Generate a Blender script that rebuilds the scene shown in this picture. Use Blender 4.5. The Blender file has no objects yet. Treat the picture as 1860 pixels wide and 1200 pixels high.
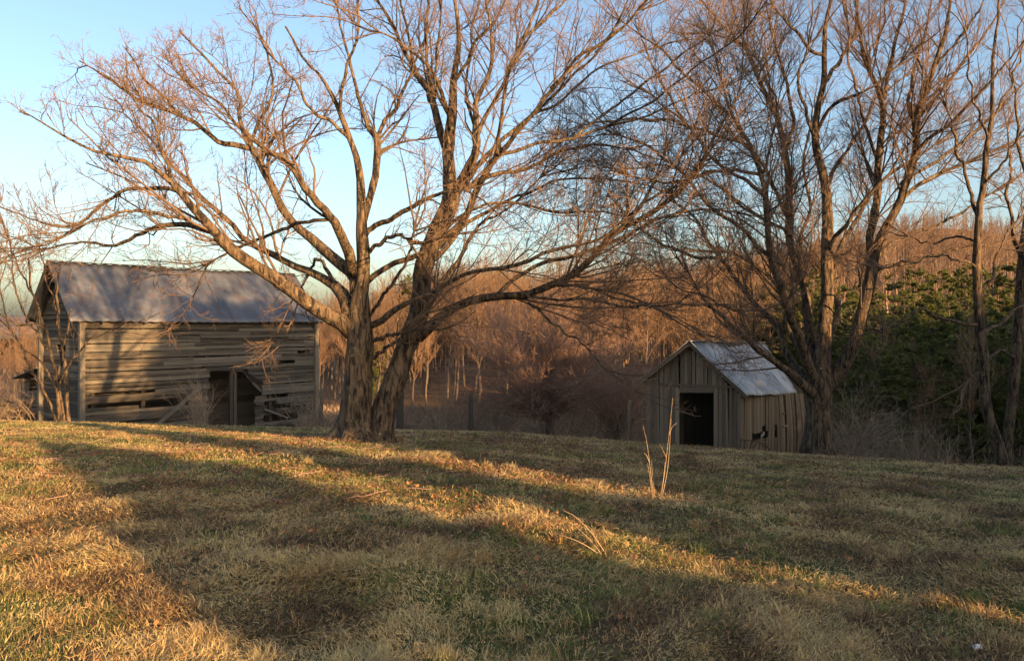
import bpy, math, numpy as np
from mathutils import Vector

PI = math.pi
F = 1460.0            # focal length in pixels of the 1860 px wide photograph
HX, HY = 930.0, 585.0 # horizon / centre
EYE = 0.0
SUN_EL = 11.0
SUN_AZ = 42.0         # sun stands behind the camera, 42 degrees to the right
rng = np.random.default_rng(7)
SC = bpy.context.scene
COL = SC.collection

# ------------------------------------------------------------------ helpers
def at(px, py, d):
    return np.array([(px-HX)/F*d, d, -(py-HY)/F*d])

def sstep(a, b, x):
    t = np.clip((x-a)/(b-a), 0, 1)
    return t*t*(3-2*t)

_perm = np.random.default_rng(3).random((256, 256))
def vnoise(x, y):
    x = np.asarray(x, float); y = np.asarray(y, float)
    xi = np.floor(x).astype(int); yi = np.floor(y).astype(int)
    fx = x-xi; fy = y-yi
    fx = fx*fx*(3-2*fx); fy = fy*fy*(3-2*fy)
    g = lambda a, b: _perm[a & 255, b & 255]
    return (g(xi, yi)*(1-fx)+g(xi+1, yi)*fx)*(1-fy)+(g(xi, yi+1)*(1-fx)+g(xi+1, yi+1)*fx)*fy
def fbm(x, y, o=4):
    s = 0; a = .5
    for i in range(o):
        s = s+a*vnoise(x*2**i+17*i, y*2**i+31*i); a *= .5
    return s/(1-.5**o)

SKY_X = np.array([-1.2, -.62, -.45, -.25, -.17, -.13, -.09, -.05, .05, .15, .26, .38, .46, .53, .60, .66, 1.2])
SKY_P = np.array([600, 600, 596, 560, 545, 530, 510, 492, 498, 500, 480, 412, 378, 362, 374, 398, 430.])
RID_D = np.array([300, 280, 220, 170, 160, 158, 156, 155, 155, 165, 210, 330, 380, 390, 390, 390, 390.])

def ground(x, y, bumps=True):
    x = np.asarray(x, float); y = np.asarray(y, float)
    yc = np.maximum(y, 0); xc = np.clip(x, -40, 40)
    yf = np.minimum(yc, 60)
    f = -1.6-.003*yf**2-np.where(xc > 0, .0036, .001)*xc*yf
    if bumps:
        near = np.exp(-np.maximum(y-12, 0)/14.)
        b = (fbm(x*.9, y*.9, 3)-.5)*.13+(fbm(x*2.7+5, y*2.7, 3)-.5)*.09
        f = f+b*(.35+.65*near)
    u = x/np.maximum(y, 8)
    D = np.interp(u, SKY_X, RID_D)
    zr = (HY-np.interp(u, SKY_X, SKY_P))/F*D-13
    t = np.clip((y-62)/(D-62), 0, 1)
    h = -7.2+(zr+7.2)*(t**1.15)+(fbm(x*.03, y*.03, 3)-.5)*3*sstep(60, 90, y)
    h = h-sstep(D+20, D+300, y)*14
    w = sstep(36, 56, y)
    return f*(1-w)+h*w

def build_mesh(name, V, faces, mat, parent=None, attrs=None, uv=None, smooth=True, fattr=None):
    """faces: list of (n,k) int arrays"""
    me = bpy.data.meshes.new(name)
    V = np.asarray(V, np.float32)
    me.vertices.add(len(V)); me.vertices.foreach_set('co', V.ravel())
    tot = []; ls = []; idx = []; st = 0
    for f in faces:
        f = np.asarray(f, np.int32)
        if len(f) == 0: continue
        n, k = f.shape
        idx.append(f.ravel()); ls.append(st+np.arange(n)*k); st += n*k
        tot.append(np.full(n, k))
    idx = np.concatenate(idx); ls = np.concatenate(ls); tot = np.concatenate(tot)
    me.loops.add(len(idx)); me.loops.foreach_set('vertex_index', idx.astype(np.int32))
    me.polygons.add(len(ls)); me.polygons.foreach_set('loop_start', ls.astype(np.int32))
    try: me.polygons.foreach_set('loop_total', tot.astype(np.int32))
    except Exception: pass
    me.polygons.foreach_set('use_smooth', np.full(len(ls), smooth))
    if attrs:
        for an, av in attrs.items():
            a = me.attributes.new(an, 'FLOAT', 'POINT'); a.data.foreach_set('value', np.asarray(av, np.float32))
    if uv is not None:
        l = me.uv_layers.new(name='UVMap'); l.data.foreach_set('uv', np.asarray(uv, np.float32)[idx].ravel())
    me.update(calc_edges=True)
    me.validate()
    me.materials.append(mat)
    o = bpy.data.objects.new(name, me); COL.objects.link(o)
    if parent is not None: o.parent = parent
    return o

def tag(o, label=None, cat=None, group=None, kind=None):
    if label: o['label'] = label
    if cat: o['category'] = cat
    if group: o['group'] = group
    if kind: o['kind'] = kind
    return o

def empty(name, loc=(0, 0, 0), rz=0, **k):
    o = bpy.data.objects.new(name, None); COL.objects.link(o)
    o.location = tuple(float(c) for c in loc); o.rotation_euler = (0, 0, rz); o.empty_display_size = .2
    return tag(o, **k)

def tubes(P, R, sides, ph=0., cap=False):
    """P (N,K,3) centre lines, R (N,K) radii -> V, quads"""
    N, K, _ = P.shape
    T = np.gradient(P, axis=1)
    T /= np.linalg.norm(T, axis=2, keepdims=True)+1e-9
    ch = P[:, -1]-P[:, 0]; ch /= np.linalg.norm(ch, axis=1, keepdims=True)+1e-9
    ref = np.tile([0.31, .22, .92], (N, 1)); ref[np.abs(ch[:, 2]) > .6] = [.8, .55, .05]
    A = np.cross(T, ref[:, None, :]); A /= np.linalg.norm(A, axis=2, keepdims=True)+1e-9
    B = np.cross(T, A)
    an = np.arange(sides)*2*PI/sides+ph
    V = P[:, :, None, :]+R[:, :, None, None]*(A[:, :, None, :]*np.cos(an)[None, None, :, None]+B[:, :, None, :]*np.sin(an)[None, None, :, None])
    base = (np.arange(N)*K*sides)[:, None, None]+(np.arange(K-1)*sides)[None, :, None]
    j = np.arange(sides)[None, None, :]; j2 = (j+1) % sides
    q = np.stack([base+j, base+j2, base+sides+j2, base+sides+j], -1).reshape(-1, 4)
    return V.reshape(-1, 3), q

class MB:
    """collects several arrays of vertices / faces into one mesh"""
    def __init__(s): s.V = []; s.F = []; s.n = 0; s.A = []; s.U = []
    def add(s, V, faces, a=None, uv=None):
        V = np.asarray(V, float).reshape(-1, 3)
        for f in faces: s.F.append(np.asarray(f)+s.n)
        s.V.append(V); s.n += len(V)
        s.A.append(np.zeros(len(V)) if a is None else np.broadcast_to(a, (len(V),)))
        s.U.append(np.zeros((len(V), 2)) if uv is None else uv)
    def tube(s, pts, rad, sides=8, a=None):
        P = np.asarray(pts, float)[None]; R = np.broadcast_to(np.asarray(rad, float), (P.shape[1],))[None]
        V, q = tubes(P, R, sides)
        s.add(V, [q, np.arange(sides)[None, ::-1], (len(V)-sides+np.arange(sides))[None]], a)
    def box8(s, c, a=None, uv=None):
        """c: 8 corners, bottom loop 0-3, top loop 4-7"""
        f = [[0, 3, 2, 1], [4, 5, 6, 7], [0, 1, 5, 4], [1, 2, 6, 5], [2, 3, 7, 6], [3, 0, 4, 7]]
        s.add(c, [f], a, uv)
    def bar(s, p, q, w, t, up=(0, 0, 1), a=None):
        """board from p to q, width w (along up), thickness t"""
        p = np.asarray(p, float); q = np.asarray(q, float); d = q-p; L = np.linalg.norm(d); d = d/L
        u = np.asarray(up, float); u = u-d*u.dot(d); u /= np.linalg.norm(u); n = np.cross(d, u)
        c = []
        for e, base in ((0, p), (1, q)):
            for su, sn in ((-1, -1), (1, -1), (1, 1), (-1, 1)):
                c.append(base+u*su*w/2+n*sn*t/2)
        o = rng.random(2)*37
        uv = np.array([[o[0]+(0 if i < 4 else L), o[1]+((-w/2 if (i % 4) in (0, 3) else w/2)+(.02 if (i % 4) > 1 else 0))] for i in range(8)])
        s.box8(c, rng.random() if a is None else a, uv)
    def build(s, name, mat, parent=None, smooth=True, at_=None):
        V = np.concatenate(s.V)
        if at_ is not None: V = V-np.asarray(at_)
        by = {}
        for f in s.F: by.setdefault(f.shape[1], []).append(f)
        return build_mesh(name, V, [np.concatenate(v) for v in by.values()], mat, parent,
                          attrs={'tone': np.concatenate(s.A)}, uv=np.concatenate(s.U), smooth=smooth)

# ------------------------------------------------------------------ materials
def new_mat(name):
    m = bpy.data.materials.new(name); m.use_nodes = True
    nt = m.node_tree; b = nt.nodes['Principled BSDF']
    b.inputs['Specular IOR Level'].default_value = .25
    return m, nt, b
def N(nt, t, **kw):
    n = nt.nodes.new(t)
    for k, v in kw.items():
        if k in n.inputs: n.inputs[k].default_value = v
        else: setattr(n, k, v)
    return n
def ramp(nt, fac, stops):
    r = nt.nodes.new('ShaderNodeValToRGB')
    while len(r.color_ramp.elements) < len(stops): r.color_ramp.elements.new(.5)
    for e, (p, c) in zip(r.color_ramp.elements, stops):
        e.position = p; e.color = (*c, 1) if len(c) == 3 else c
    nt.links.new(fac, r.inputs[0]); return r.outputs[0]
def mixc(nt, fac, a, b, mode='MIX'):
    m = nt.nodes.new('ShaderNodeMix'); m.data_type = 'RGBA'; m.blend_type = mode
    for s, v in ((m.inputs[0], fac), (m.inputs[6], a), (m.inputs[7], b)):
        if hasattr(v, 'links') or hasattr(v, 'is_output'): nt.links.new(v, s)
        elif isinstance(v, (int, float)): s.default_value = v
        else: s.default_value = (*v, 1)
    return m.outputs[2]
def noise(nt, scale, detail=4, rough=.6, vec=None, dist=0):
    n = N(nt, 'ShaderNodeTexNoise', Scale=scale, Detail=detail, Roughness=rough, Distortion=dist)
    if vec is not None: nt.links.new(vec, n.inputs['Vector'])
    return n.outputs[0]
def attr(nt, name):
    a = nt.nodes.new('ShaderNodeAttribute'); a.attribute_name = name; return a.outputs['Fac']
def bump(nt, b, h, strength=.5, dist=.02):
    n = N(nt, 'ShaderNodeBump', Strength=strength, Distance=dist)
    nt.links.new(h, n.inputs['Height']); nt.links.new(n.outputs[0], b.inputs['Normal'])
def coords(nt, kind='Object', scale=None):
    c = nt.nodes.new('ShaderNodeTexCoord').outputs[kind]
    if scale:
        m = nt.nodes.new('ShaderNodeMapping'); m.inputs['Scale'].default_value = scale
        nt.links.new(c, m.inputs[0]); c = m.outputs[0]
    return c

def bark_mat(name, dark, light, lichen, lich_amt=.5, bs=1.):
    m, nt, b = new_mat(name)
    co = coords(nt)
    cs = coords(nt, 'Object', (14, 14, 3.2))
    n1 = noise(nt, 1.0, 5, .65, cs, .6)
    base = ramp(nt, n1, [(.40, dark), (.60, light)])
    n2 = noise(nt, 5.5, 6, .7, co)
    lm = ramp(nt, n2, [(.66-.2*lich_amt, (0, 0, 0)), (.74-.2*lich_amt, (1, 1, 1))])
    c = mixc(nt, lm, base, lichen)
    n4 = noise(nt, 15, 2, .5, co)
    sp = ramp(nt, n4, [(.74, (0, 0, 0)), (.76, (1, 1, 1))])
    c = mixc(nt, sp, c, (.36, .36, .32))
    nt.links.new(c, b.inputs['Base Color']); b.inputs['Roughness'].default_value = .9
    bump(nt, b, n1, 1.0, .05*bs)
    return m

M = {}
M['bark'] = bark_mat('maple_bark', (.015, .011, .009), (.155, .103, .062), (.17, .15, .085), .35)
M['bark2'] = bark_mat('grey_bark', (.017, .012, .010), (.155, .103, .062), (.18, .15, .09), .25)
def plain(name, c0, c1, rough=.85, scale=3., a='tone'):
    m, nt, b = new_mat(name)
    f = nt.nodes.new('ShaderNodeMath'); f.operation = 'ADD'; f.use_clamp = True
    nz = noise(nt, scale, 3, .6, coords(nt))
    s = nt.nodes.new('ShaderNodeMath'); s.operation = 'MULTIPLY_ADD'
    nt.links.new(nz, s.inputs[0]); s.inputs[1].default_value = .8; s.inputs[2].default_value = -.4
    nt.links.new(attr(nt, a), f.inputs[0]); nt.links.new(s.outputs[0], f.inputs[1])
    nt.links.new(ramp(nt, f.outputs[0], [(0, c0), (1, c1)]), b.inputs['Base Color'])
    b.inputs['Roughness'].default_value = rough
    return m
M['twig'] = plain('twig_bark', (.07, .048, .034), (.195, .12, .078))
M['limb'] = M['bark']
M['wood_twig'] = plain('woodland_twigs', (.11, .066, .040), (.28, .165, .095), scale=.3)
M['wood_trunk'] = plain('woodland_trunk', (.075, .055, .042), (.21, .155, .11), scale=1.5)
M['far_twig'] = plain('far_woods_twigs', (.085, .055, .040), (.19, .12, .082), scale=.05)
M['dark_twig'] = plain('dark_twigs', (.19, .115, .085), (.36, .22, .16))
M['needle'] = plain('pine_needles', (.065, .08, .026), (.20, .20, .055), .7, scale=.8)
def translucent(m, f):
    nt = m.node_tree; b = nt.nodes['Principled BSDF']; tr = nt.nodes.new('ShaderNodeBsdfTranslucent')
    nt.links.new(b.inputs['Base Color'].links[0].from_socket, tr.inputs[0]); ms = nt.nodes.new('ShaderNodeMixShader'); ms.inputs[0].default_value = f
    nt.links.new(b.outputs[0], ms.inputs[1]); nt.links.new(tr.outputs[0], ms.inputs[2]); nt.links.new(ms.outputs[0], nt.nodes['Material Output'].inputs[0])
translucent(M['needle'], .3)
M['brush'] = plain('brush_stems', (.16, .105, .07), (.38, .28, .19))
M['stalk'] = plain('dry_stalk', (.38, .24, .13), (.55, .40, .24))

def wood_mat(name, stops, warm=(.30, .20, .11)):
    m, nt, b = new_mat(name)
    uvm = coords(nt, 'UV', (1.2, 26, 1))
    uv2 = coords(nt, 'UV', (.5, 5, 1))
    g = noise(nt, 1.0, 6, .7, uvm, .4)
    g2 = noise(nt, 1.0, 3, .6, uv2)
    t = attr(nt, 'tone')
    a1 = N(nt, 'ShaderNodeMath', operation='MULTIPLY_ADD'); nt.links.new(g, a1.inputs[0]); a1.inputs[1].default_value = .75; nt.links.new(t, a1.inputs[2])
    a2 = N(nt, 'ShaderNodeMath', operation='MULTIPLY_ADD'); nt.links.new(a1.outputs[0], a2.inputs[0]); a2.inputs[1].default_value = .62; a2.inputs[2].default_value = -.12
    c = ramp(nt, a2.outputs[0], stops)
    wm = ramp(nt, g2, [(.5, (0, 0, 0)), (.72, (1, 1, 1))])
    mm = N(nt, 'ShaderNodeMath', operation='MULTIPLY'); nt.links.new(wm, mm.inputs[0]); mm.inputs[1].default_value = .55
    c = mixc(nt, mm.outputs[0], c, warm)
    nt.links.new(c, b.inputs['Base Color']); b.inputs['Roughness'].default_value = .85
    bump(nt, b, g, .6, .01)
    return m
GREY = [(.12, (.02, .016, .013)), (.45, (.105, .088, .068)), (.8, (.235, .20, .155)), (1, (.32, .285, .225))]
M['barnwood'] = wood_mat('weathered_barn_boards', GREY, (.22, .15, .09))
M['shedwood'] = wood_mat('weathered_shed_boards', [(.1, (.05, .036, .026)), (.45, (.225, .155, .105)), (.85, (.39, .295, .21)), (1, (.42, .36, .27))], (.26, .16, .08))
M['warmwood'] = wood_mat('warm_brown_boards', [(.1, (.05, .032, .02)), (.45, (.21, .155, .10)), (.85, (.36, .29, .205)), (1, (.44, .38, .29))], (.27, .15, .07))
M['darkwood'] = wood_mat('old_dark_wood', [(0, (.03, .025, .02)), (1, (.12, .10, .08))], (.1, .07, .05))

def tin_mat(name, c0, c1, rust, rust_t, metallic=.35, rough=.5):
    m, nt, b = new_mat(name)
    co = coords(nt)
    n1 = noise(nt, 1.1, 5, .6, co, .3)
    n2 = noise(nt, 2.2, 6, .7, coords(nt, 'Object', (1.6, 1.6, .5)), .5)
    c = ramp(nt, n1, [(.3, c0), (.7, c1)])
    r = ramp(nt, n2, [(rust_t, (0, 0, 0)), (rust_t+.16, (.8, .8, .8))])
    c = mixc(nt, r, c, rust)
    pt = ramp(nt, attr(nt, 'tone'), [(0, (.72, .72, .74)), (1, (1.15, 1.12, 1.1))])
    c = mixc(nt, 1., c, pt, 'MULTIPLY')
    nt.links.new(c, b.inputs['Base Color'])
    b.inputs['Metallic'].default_value = metallic; b.inputs['Roughness'].default_value = rough
    bump(nt, b, noise(nt, 6, 3, .6, co), .2, .01)
    return m
M['barn_tin'] = tin_mat('barn_roof_tin', (.08, .09, .11), (.16, .167, .185), (.15, .10, .085), .50)
M['shed_tin'] = tin_mat('shed_roof_tin', (.30, .295, .29), (.52, .505, .49), (.24, .15, .10), .50)
M['rust'] = plain('rusty_iron', (.07, .04, .03), (.16, .08, .05))
M['pale'] = plain('pale_scrap', (.5, .5, .48), (.6, .6, .58))

# grass / ground
def ground_mat():
    m, nt, b = new_mat('field_ground')
    co = coords(nt)
    n1 = noise(nt, .55, 6, .65, co, .3)
    n2 = noise(nt, 9, 6, .75, co)
    n3 = noise(nt, 60, 3, .7, co)
    straw = ramp(nt, n2, [(.3, (.04, .03, .018)), (.55, (.15, .11, .06)), (.75, (.26, .20, .12))])
    green = ramp(nt, n2, [(.3, (.035, .045, .016)), (.7, (.12, .13, .045))])
    g = ramp(nt, n1, [(.45, (0, 0, 0)), (.62, (1, 1, 1))])
    c = mixc(nt, g, straw, green)
    leaf = ramp(nt, n2, [(.3, (.05, .03, .02)), (.7, (.22, .13, .07))])
    c = mixc(nt, attr(nt, 'forest'), c, leaf)
    nt.links.new(c, b.inputs['Base Color']); b.inputs['Roughness'].default_value = 1
    b.inputs['Specular IOR Level'].default_value = .05
    bump(nt, b, n3, .8, .03)
    return m
M['ground'] = ground_mat()
def blade_mat():
    m, nt, b = new_mat('grass_blades')
    t = attr(nt, 'tone')
    c = ramp(nt, t, [(0, (.085, .05, .03)), (.2, (.31, .19, .10)), (.42, (.56, .375, .155)), (.58, (.74, .54, .27)),
                     (.66, (.36, .34, .10)), (.85, (.155, .18, .055)), (1, (.06, .10, .028))])
    nt.links.new(c, b.inputs['Base Color']); b.inputs['Roughness'].default_value = .65
    tr = nt.nodes.new('ShaderNodeBsdfTranslucent'); nt.links.new(c, tr.inputs[0])
    ms = nt.nodes.new('ShaderNodeMixShader'); ms.inputs[0].default_value = .4
    nt.links.new(b.outputs[0], ms.inputs[1]); nt.links.new(tr.outputs[0], ms.inputs[2])
    nt.links.new(ms.outputs[0], nt.nodes['Material Output'].inputs[0])
    return m
M['blade'] = blade_mat()
M['leaf'] = plain('dead_leaves', (.09, .04, .022), (.27, .13, .06))

# ------------------------------------------------------------------ ground sheet
def make_ground():
    xs = np.concatenate([-np.geomspace(18, 900, 40)[::-1], np.arange(-17.9, 24, .16), np.geomspace(24.2, 900, 40)])
    ys = np.concatenate([-np.geomspace(1.2, 300, 16)[::-1], np.arange(-1, 32, .14), np.geomspace(32.2, 1500, 90)])
    X, Y = np.meshgrid(xs, ys)
    Z = ground(X, Y)
    V = np.stack([X, Y, Z], -1).reshape(-1, 3)
    nx, ny = len(xs), len(ys)
    i = (np.arange(ny-1)[:, None]*nx+np.arange(nx-1)[None]).ravel()
    q = np.stack([i, i+1, i+nx+1, i+nx], -1)
    fo = sstep(28, 44, Y+fbm(X*.3, Y*.3)*8).ravel()
    o = build_mesh('ground', V, [q], M['ground'], attrs={'forest': fo})
    tag(o, kind='structure')
make_ground()

def make_far_hills():
    us = np.linspace(-1.3, 1.3, 160); rows = []
    for r, k in ((620, 0), (760, 1), (1000, .9), (1400, .5)):
        h = (6+14*fbm(us*5+3, us*0+2, 4)-8*np.abs(us+.55))*k-9
        rows.append(np.stack([us*r, np.full_like(us, r), h], -1))
    V = np.concatenate(rows); n = len(us)
    i = (np.arange(3)[:, None]*n+np.arange(n-1)[None]).ravel()
    m, nt, b = new_mat('distant_woodland')
    c = ramp(nt, noise(nt, .03, 6, .7, coords(nt)), [(.35, (.10, .075, .07)), (.65, (.22, .15, .12))])
    nt.links.new(c, b.inputs['Base Color']); b.inputs['Roughness'].default_value = 1
    tag(build_mesh('hills', V, [np.stack([i, i+1, i+n+1, i+n], -1)], m), kind='structure')
make_far_hills()

# ------------------------------------------------------------------ tree growth
def resample(pts, n):
    """Catmull-Rom through pts -> n points evenly spaced"""
    p = np.asarray(pts, float)
    if len(p) > 2:
        e = np.vstack([2*p[0]-p[1], p, 2*p[-1]-p[-2]]); out = []
        for i in range(len(p)-1):
            t = np.linspace(0, 1, 8, endpoint=False)[:, None]
            a, b, c, d = e[i], e[i+1], e[i+2], e[i+3]
            out.append(.5*((2*b)+(-a+c)*t+(2*a-5*b+4*c-d)*t**2+(-a+3*b-3*c+d)*t**3))
        p = np.vstack(out+[p[-1:]])
    L = np.r_[0, np.cumsum(np.linalg.norm(np.diff(p[:, :3], axis=0), axis=1))]
    s = np.linspace(0, L[-1], n)
    return np.stack([np.interp(s, L, p[:, k]) for k in range(p.shape[1])], -1)

def spawn(P, R, dens, rg, tmin=.15, ang=(.5, 1.1), lf=.5, lmax=9, lmin=.1, taper=.7, rf=.6, rmin=.003, rmax=9., K=5, gn=.25, up=.15, flat=0., droop=0.):
    N_, K0, _ = P.shape
    seg = np.linalg.norm(np.diff(P, axis=1), axis=2); L = seg.sum(1)
    cnt = rg.poisson(L*dens)
    idx = np.repeat(np.arange(N_), cnt); n = len(idx)
    if n == 0: return np.zeros((0, K, 3)), np.zeros((0, K))
    t = tmin+(1-tmin)*rg.random(n)**.85
    f = t*(K0-1); i0 = np.minimum(f.astype(int), K0-2); fr = (f-i0)[:, None]
    B = P[idx, i0]*(1-fr)+P[idx, i0+1]*fr
    T = P[idx, i0+1]-P[idx, i0]; T /= np.linalg.norm(T, axis=1, keepdims=True)+1e-9
    r = R[idx, i0]*(1-fr[:, 0])+R[idx, i0+1]*fr[:, 0]
    Q = rg.normal(size=(n, 3)); Q[:, 2] = Q[:, 2]*(1-flat)+.3
    Q -= T*(Q*T).sum(1, keepdims=True); Q /= np.linalg.norm(Q, axis=1, keepdims=True)+1e-9
    a = rg.uniform(ang[0], ang[1], n)[:, None]
    D = T*np.cos(a)+Q*np.sin(a)
    ln = np.clip(L[idx]*lf*(1-taper*t)*rg.uniform(.5, 1.25, n), lmin, lmax)
    step = (ln/(K-1))[:, None]
    out = np.zeros((n, K, 3)); out[:, 0] = B; p = B.copy()
    bias = rg.normal(size=(n, 3))*gn*.5
    for k in range(1, K):
        D = D+rg.normal(size=(n, 3))*gn+bias; D[:, 2] += up-droop
        D /= np.linalg.norm(D, axis=1, keepdims=True)+1e-9
        p = p+D*step; out[:, k] = p
    r0 = np.clip(r*rf*rg.uniform(.7, 1.1, n), rmin, rmax)
    R2 = r0[:, None]*np.linspace(1, .38, K)[None]
    R2 = np.maximum(R2, rmin*.8)
    return out, R2

def cat(lst):
    return [x for x in lst if len(x[0])]

def limbs_from(spec, d0, mb=None, K=26, rg=None, gn=.02):
    """spec: list of (x,y,width px, extra depth) -> centre line & radius"""
    p = np.array([[*at(a, b, d0+dd), w*(.8+.2*min(1, max(0, (w-8)/14)))/2/F*(d0+dd)] for a, b, w, dd in spec])
    q = resample(p, K)
    if rg is not None:
        nz = rg.normal(size=(K, 3)); nz[0] = 0
        nz = (nz+np.roll(nz, 1, 0)+np.roll(nz, -1, 0))/2
        q[:, :3] += nz*gn*np.minimum(1, np.linspace(0, 4, K))[:, None]
    return q[:, :3], q[:, 3]

def limb_obj(name, P, R, mat, parent, org, sides=10, rg=None, flare=0):
    K = len(P)
    V, q = tubes(P[None], R[None], sides)
    V = V.reshape(K, sides, 3)
    if rg is not None:   # knobbly surface
        nz = 1+.09*(vnoise(np.arange(K)[:, None]*.9+rg.random()*50, np.arange(sides)[None]*.9)-.5)*2
        nz[:, -1] = (nz[:, 0]+nz[:, -2])/2
        V = P[:, None]+(V-P[:, None])*nz[..., None]
    if flare:
        an = np.arange(sides)*2*PI/sides
        lob = .5+.5*np.cos(an*5+1.3)+.3*np.cos(an*3+4)
        h = (P[:, 2]-P[0, 2])
        k = 1+flare*np.exp(-h/.35)[:, None]*(.35+lob[None])
        D = (V-P[:, None]); D[..., 2] *= .3
        V = P[:, None]+D*k[..., None]
    return build_mesh(name, V.reshape(-1, 3)-org, [q, np.arange(sides)[None, ::-1], ((K-1)*sides+np.arange(sides))[None]], mat, parent, attrs={'tone': np.full(K*sides, .5)})

def twig_obj(name, levels, mat, parent, org, rg, sides=(6, 4, 3, 3)):
    mb = MB()
    for (P, R), s in zip(levels, sides):
        if len(P) == 0: continue
        V, q = tubes(P, R, s)
        mb.add(V, [q], np.repeat(np.clip(rg.random(len(P))*.5+(.5 if R.max() < .02 else 0), 0, 1), P.shape[1]*s))
    return mb.build(name, mat, parent, at_=org)

def big_tree(name, label, cat_, base_px, d0, trunks, limbs, mat, rg, par, group=None):
    org = np.array([*at(base_px[0], base_px[1], d0)[:2], 0.]); org[2] = float(ground(org[0], org[1], False))
    root = empty(name, org, label=label, cat=cat_, group=group)
    allP = []
    for sp in trunks:
        P, R = limbs_from(sp, d0, K=40, rg=rg, gn=.02)
        limb_obj('trunk', P, R, mat, root, org, 18, rg, flare=par.get('flare', .5))
        allP.append((P, R, 0))
    for sp in limbs:
        P, R = limbs_from(sp, d0, K=26, rg=rg, gn=par.get('gn', .035))
        R = np.maximum(R, .008)
        limb_obj('limb', P, R, mat, root, org, 9, rg)
        allP.append((P, R, 1))
    # tips: let every limb end in a leader that thins out
    PL = np.array([a[0] for a in allP if a[2] == 1]); RL = np.array([a[1] for a in allP if a[2] == 1])
    L1 = spawn(PL, RL, par['d1'], rg, .22, (.35, .95), par.get('lf1', .42), par.get('l1', 2.6), .35, .55, .40, .006, .026, 8, par.get('g1', .16), par.get('u1', .06))
    # leaders continuing the limb ends
    e = PL[:, -1]; t = e-PL[:, -3]; t /= np.linalg.norm(t, axis=1, keepdims=True)
    ex = []; er = []
    for i in range(len(PL)):
        for _ in range(4):
            p = [e[i]]; dd = t[i]+rg.normal(size=3)*.25
            for k in range(7):
                dd = dd+rg.normal(size=3)*.16+[0, 0, par.get('u1', .06)]; dd /= np.linalg.norm(dd)
                p.append(p[-1]+dd*rg.uniform(.16, .34))
            ex.append(p); er.append(np.linspace(min(RL[i, -1], .03), .005, 8))
    L1 = (np.concatenate([L1[0], ex]), np.concatenate([L1[1], er]))
    if par.get('env'):     # keep the crown inside its real outline against the sky
        ex_, ey_ = par['env']
        Q = L1[0]
        for _ in range(6):
            tp = Q[:, -1]; px = tp[:, 0]/tp[:, 1]*F+HX; py = HY-tp[:, 2]/tp[:, 1]*F
            out = py < np.interp(px, ex_, ey_)+25
            Q[out] = Q[out, :1]+(Q[out]-Q[out, :1])*.68
        L1 = (Q, L1[1])
    L2 = spawn(*L1, par['d2'], rg, .15, (.4, 1.0), .5, 1.3, .3, .5, .6, .0045, .014, 6, par.get('g2', .2), par.get('u2', .05))
    L3 = spawn(*L2, par['d3'], rg, .15, (.4, 1.0), .5, .6, .15, .4, .65, .0033, .007, 4, .25, .06)
    L4 = spawn(*L3, par['d4'], rg, .1, (.4, 1.0), .6, .25, .06, .3, .7, .0027, .005, 3, .2, .06)
    print(name, [len(x[0]) for x in (L1, L2, L3, L4)])
    twig_obj('crown', [L1, L2, L3, L4], M['twig'], root, org, rg, (6, 4, 3, 3))
    return root

def seq(*a):
    """x,y,w,dz quadruples flattened"""
    return [tuple(a[i:i+4]) for i in range(0, len(a), 4)]

T1_TR = [seq(648, 815, 72, 0, 648, 770, 55, 0, 649, 720, 50, 0, 654, 670, 48, 0, 656, 630, 48, 0, 651, 590, 48, 0, 652, 555, 36, 0, 659, 513, 26, 0, 658, 470, 24, 0, 657, 427, 22, 0, 656, 375, 19, -.1, 654, 333, 16, -.1, 646, 292, 14, -.2, 633, 250, 13, -.2, 617, 208, 12, -.3, 600, 167, 10, -.3, 580, 135, 8, -.3, 554, 112, 7, -.3, 517, 50, 5, -.4),
         seq(682, 818, 46, .1, 690, 775, 44, .1, 704, 730, 44, .1, 726, 665, 41, .1, 741, 625, 41, .1, 754, 595, 41, .1, 760, 557, 36, .1, 767, 505, 34, .2, 778, 460, 36, .2, 800, 405, 38, .2, 819, 367, 34, .3, 818, 317, 24, .3, 816, 271, 22, .4, 820, 208, 19, .4, 825, 146, 14, .5, 834, 90, 11, .5, 836, 42, 9, .5, 825, -10, 7, .5, 820, -60, 5, .5)]
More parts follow.
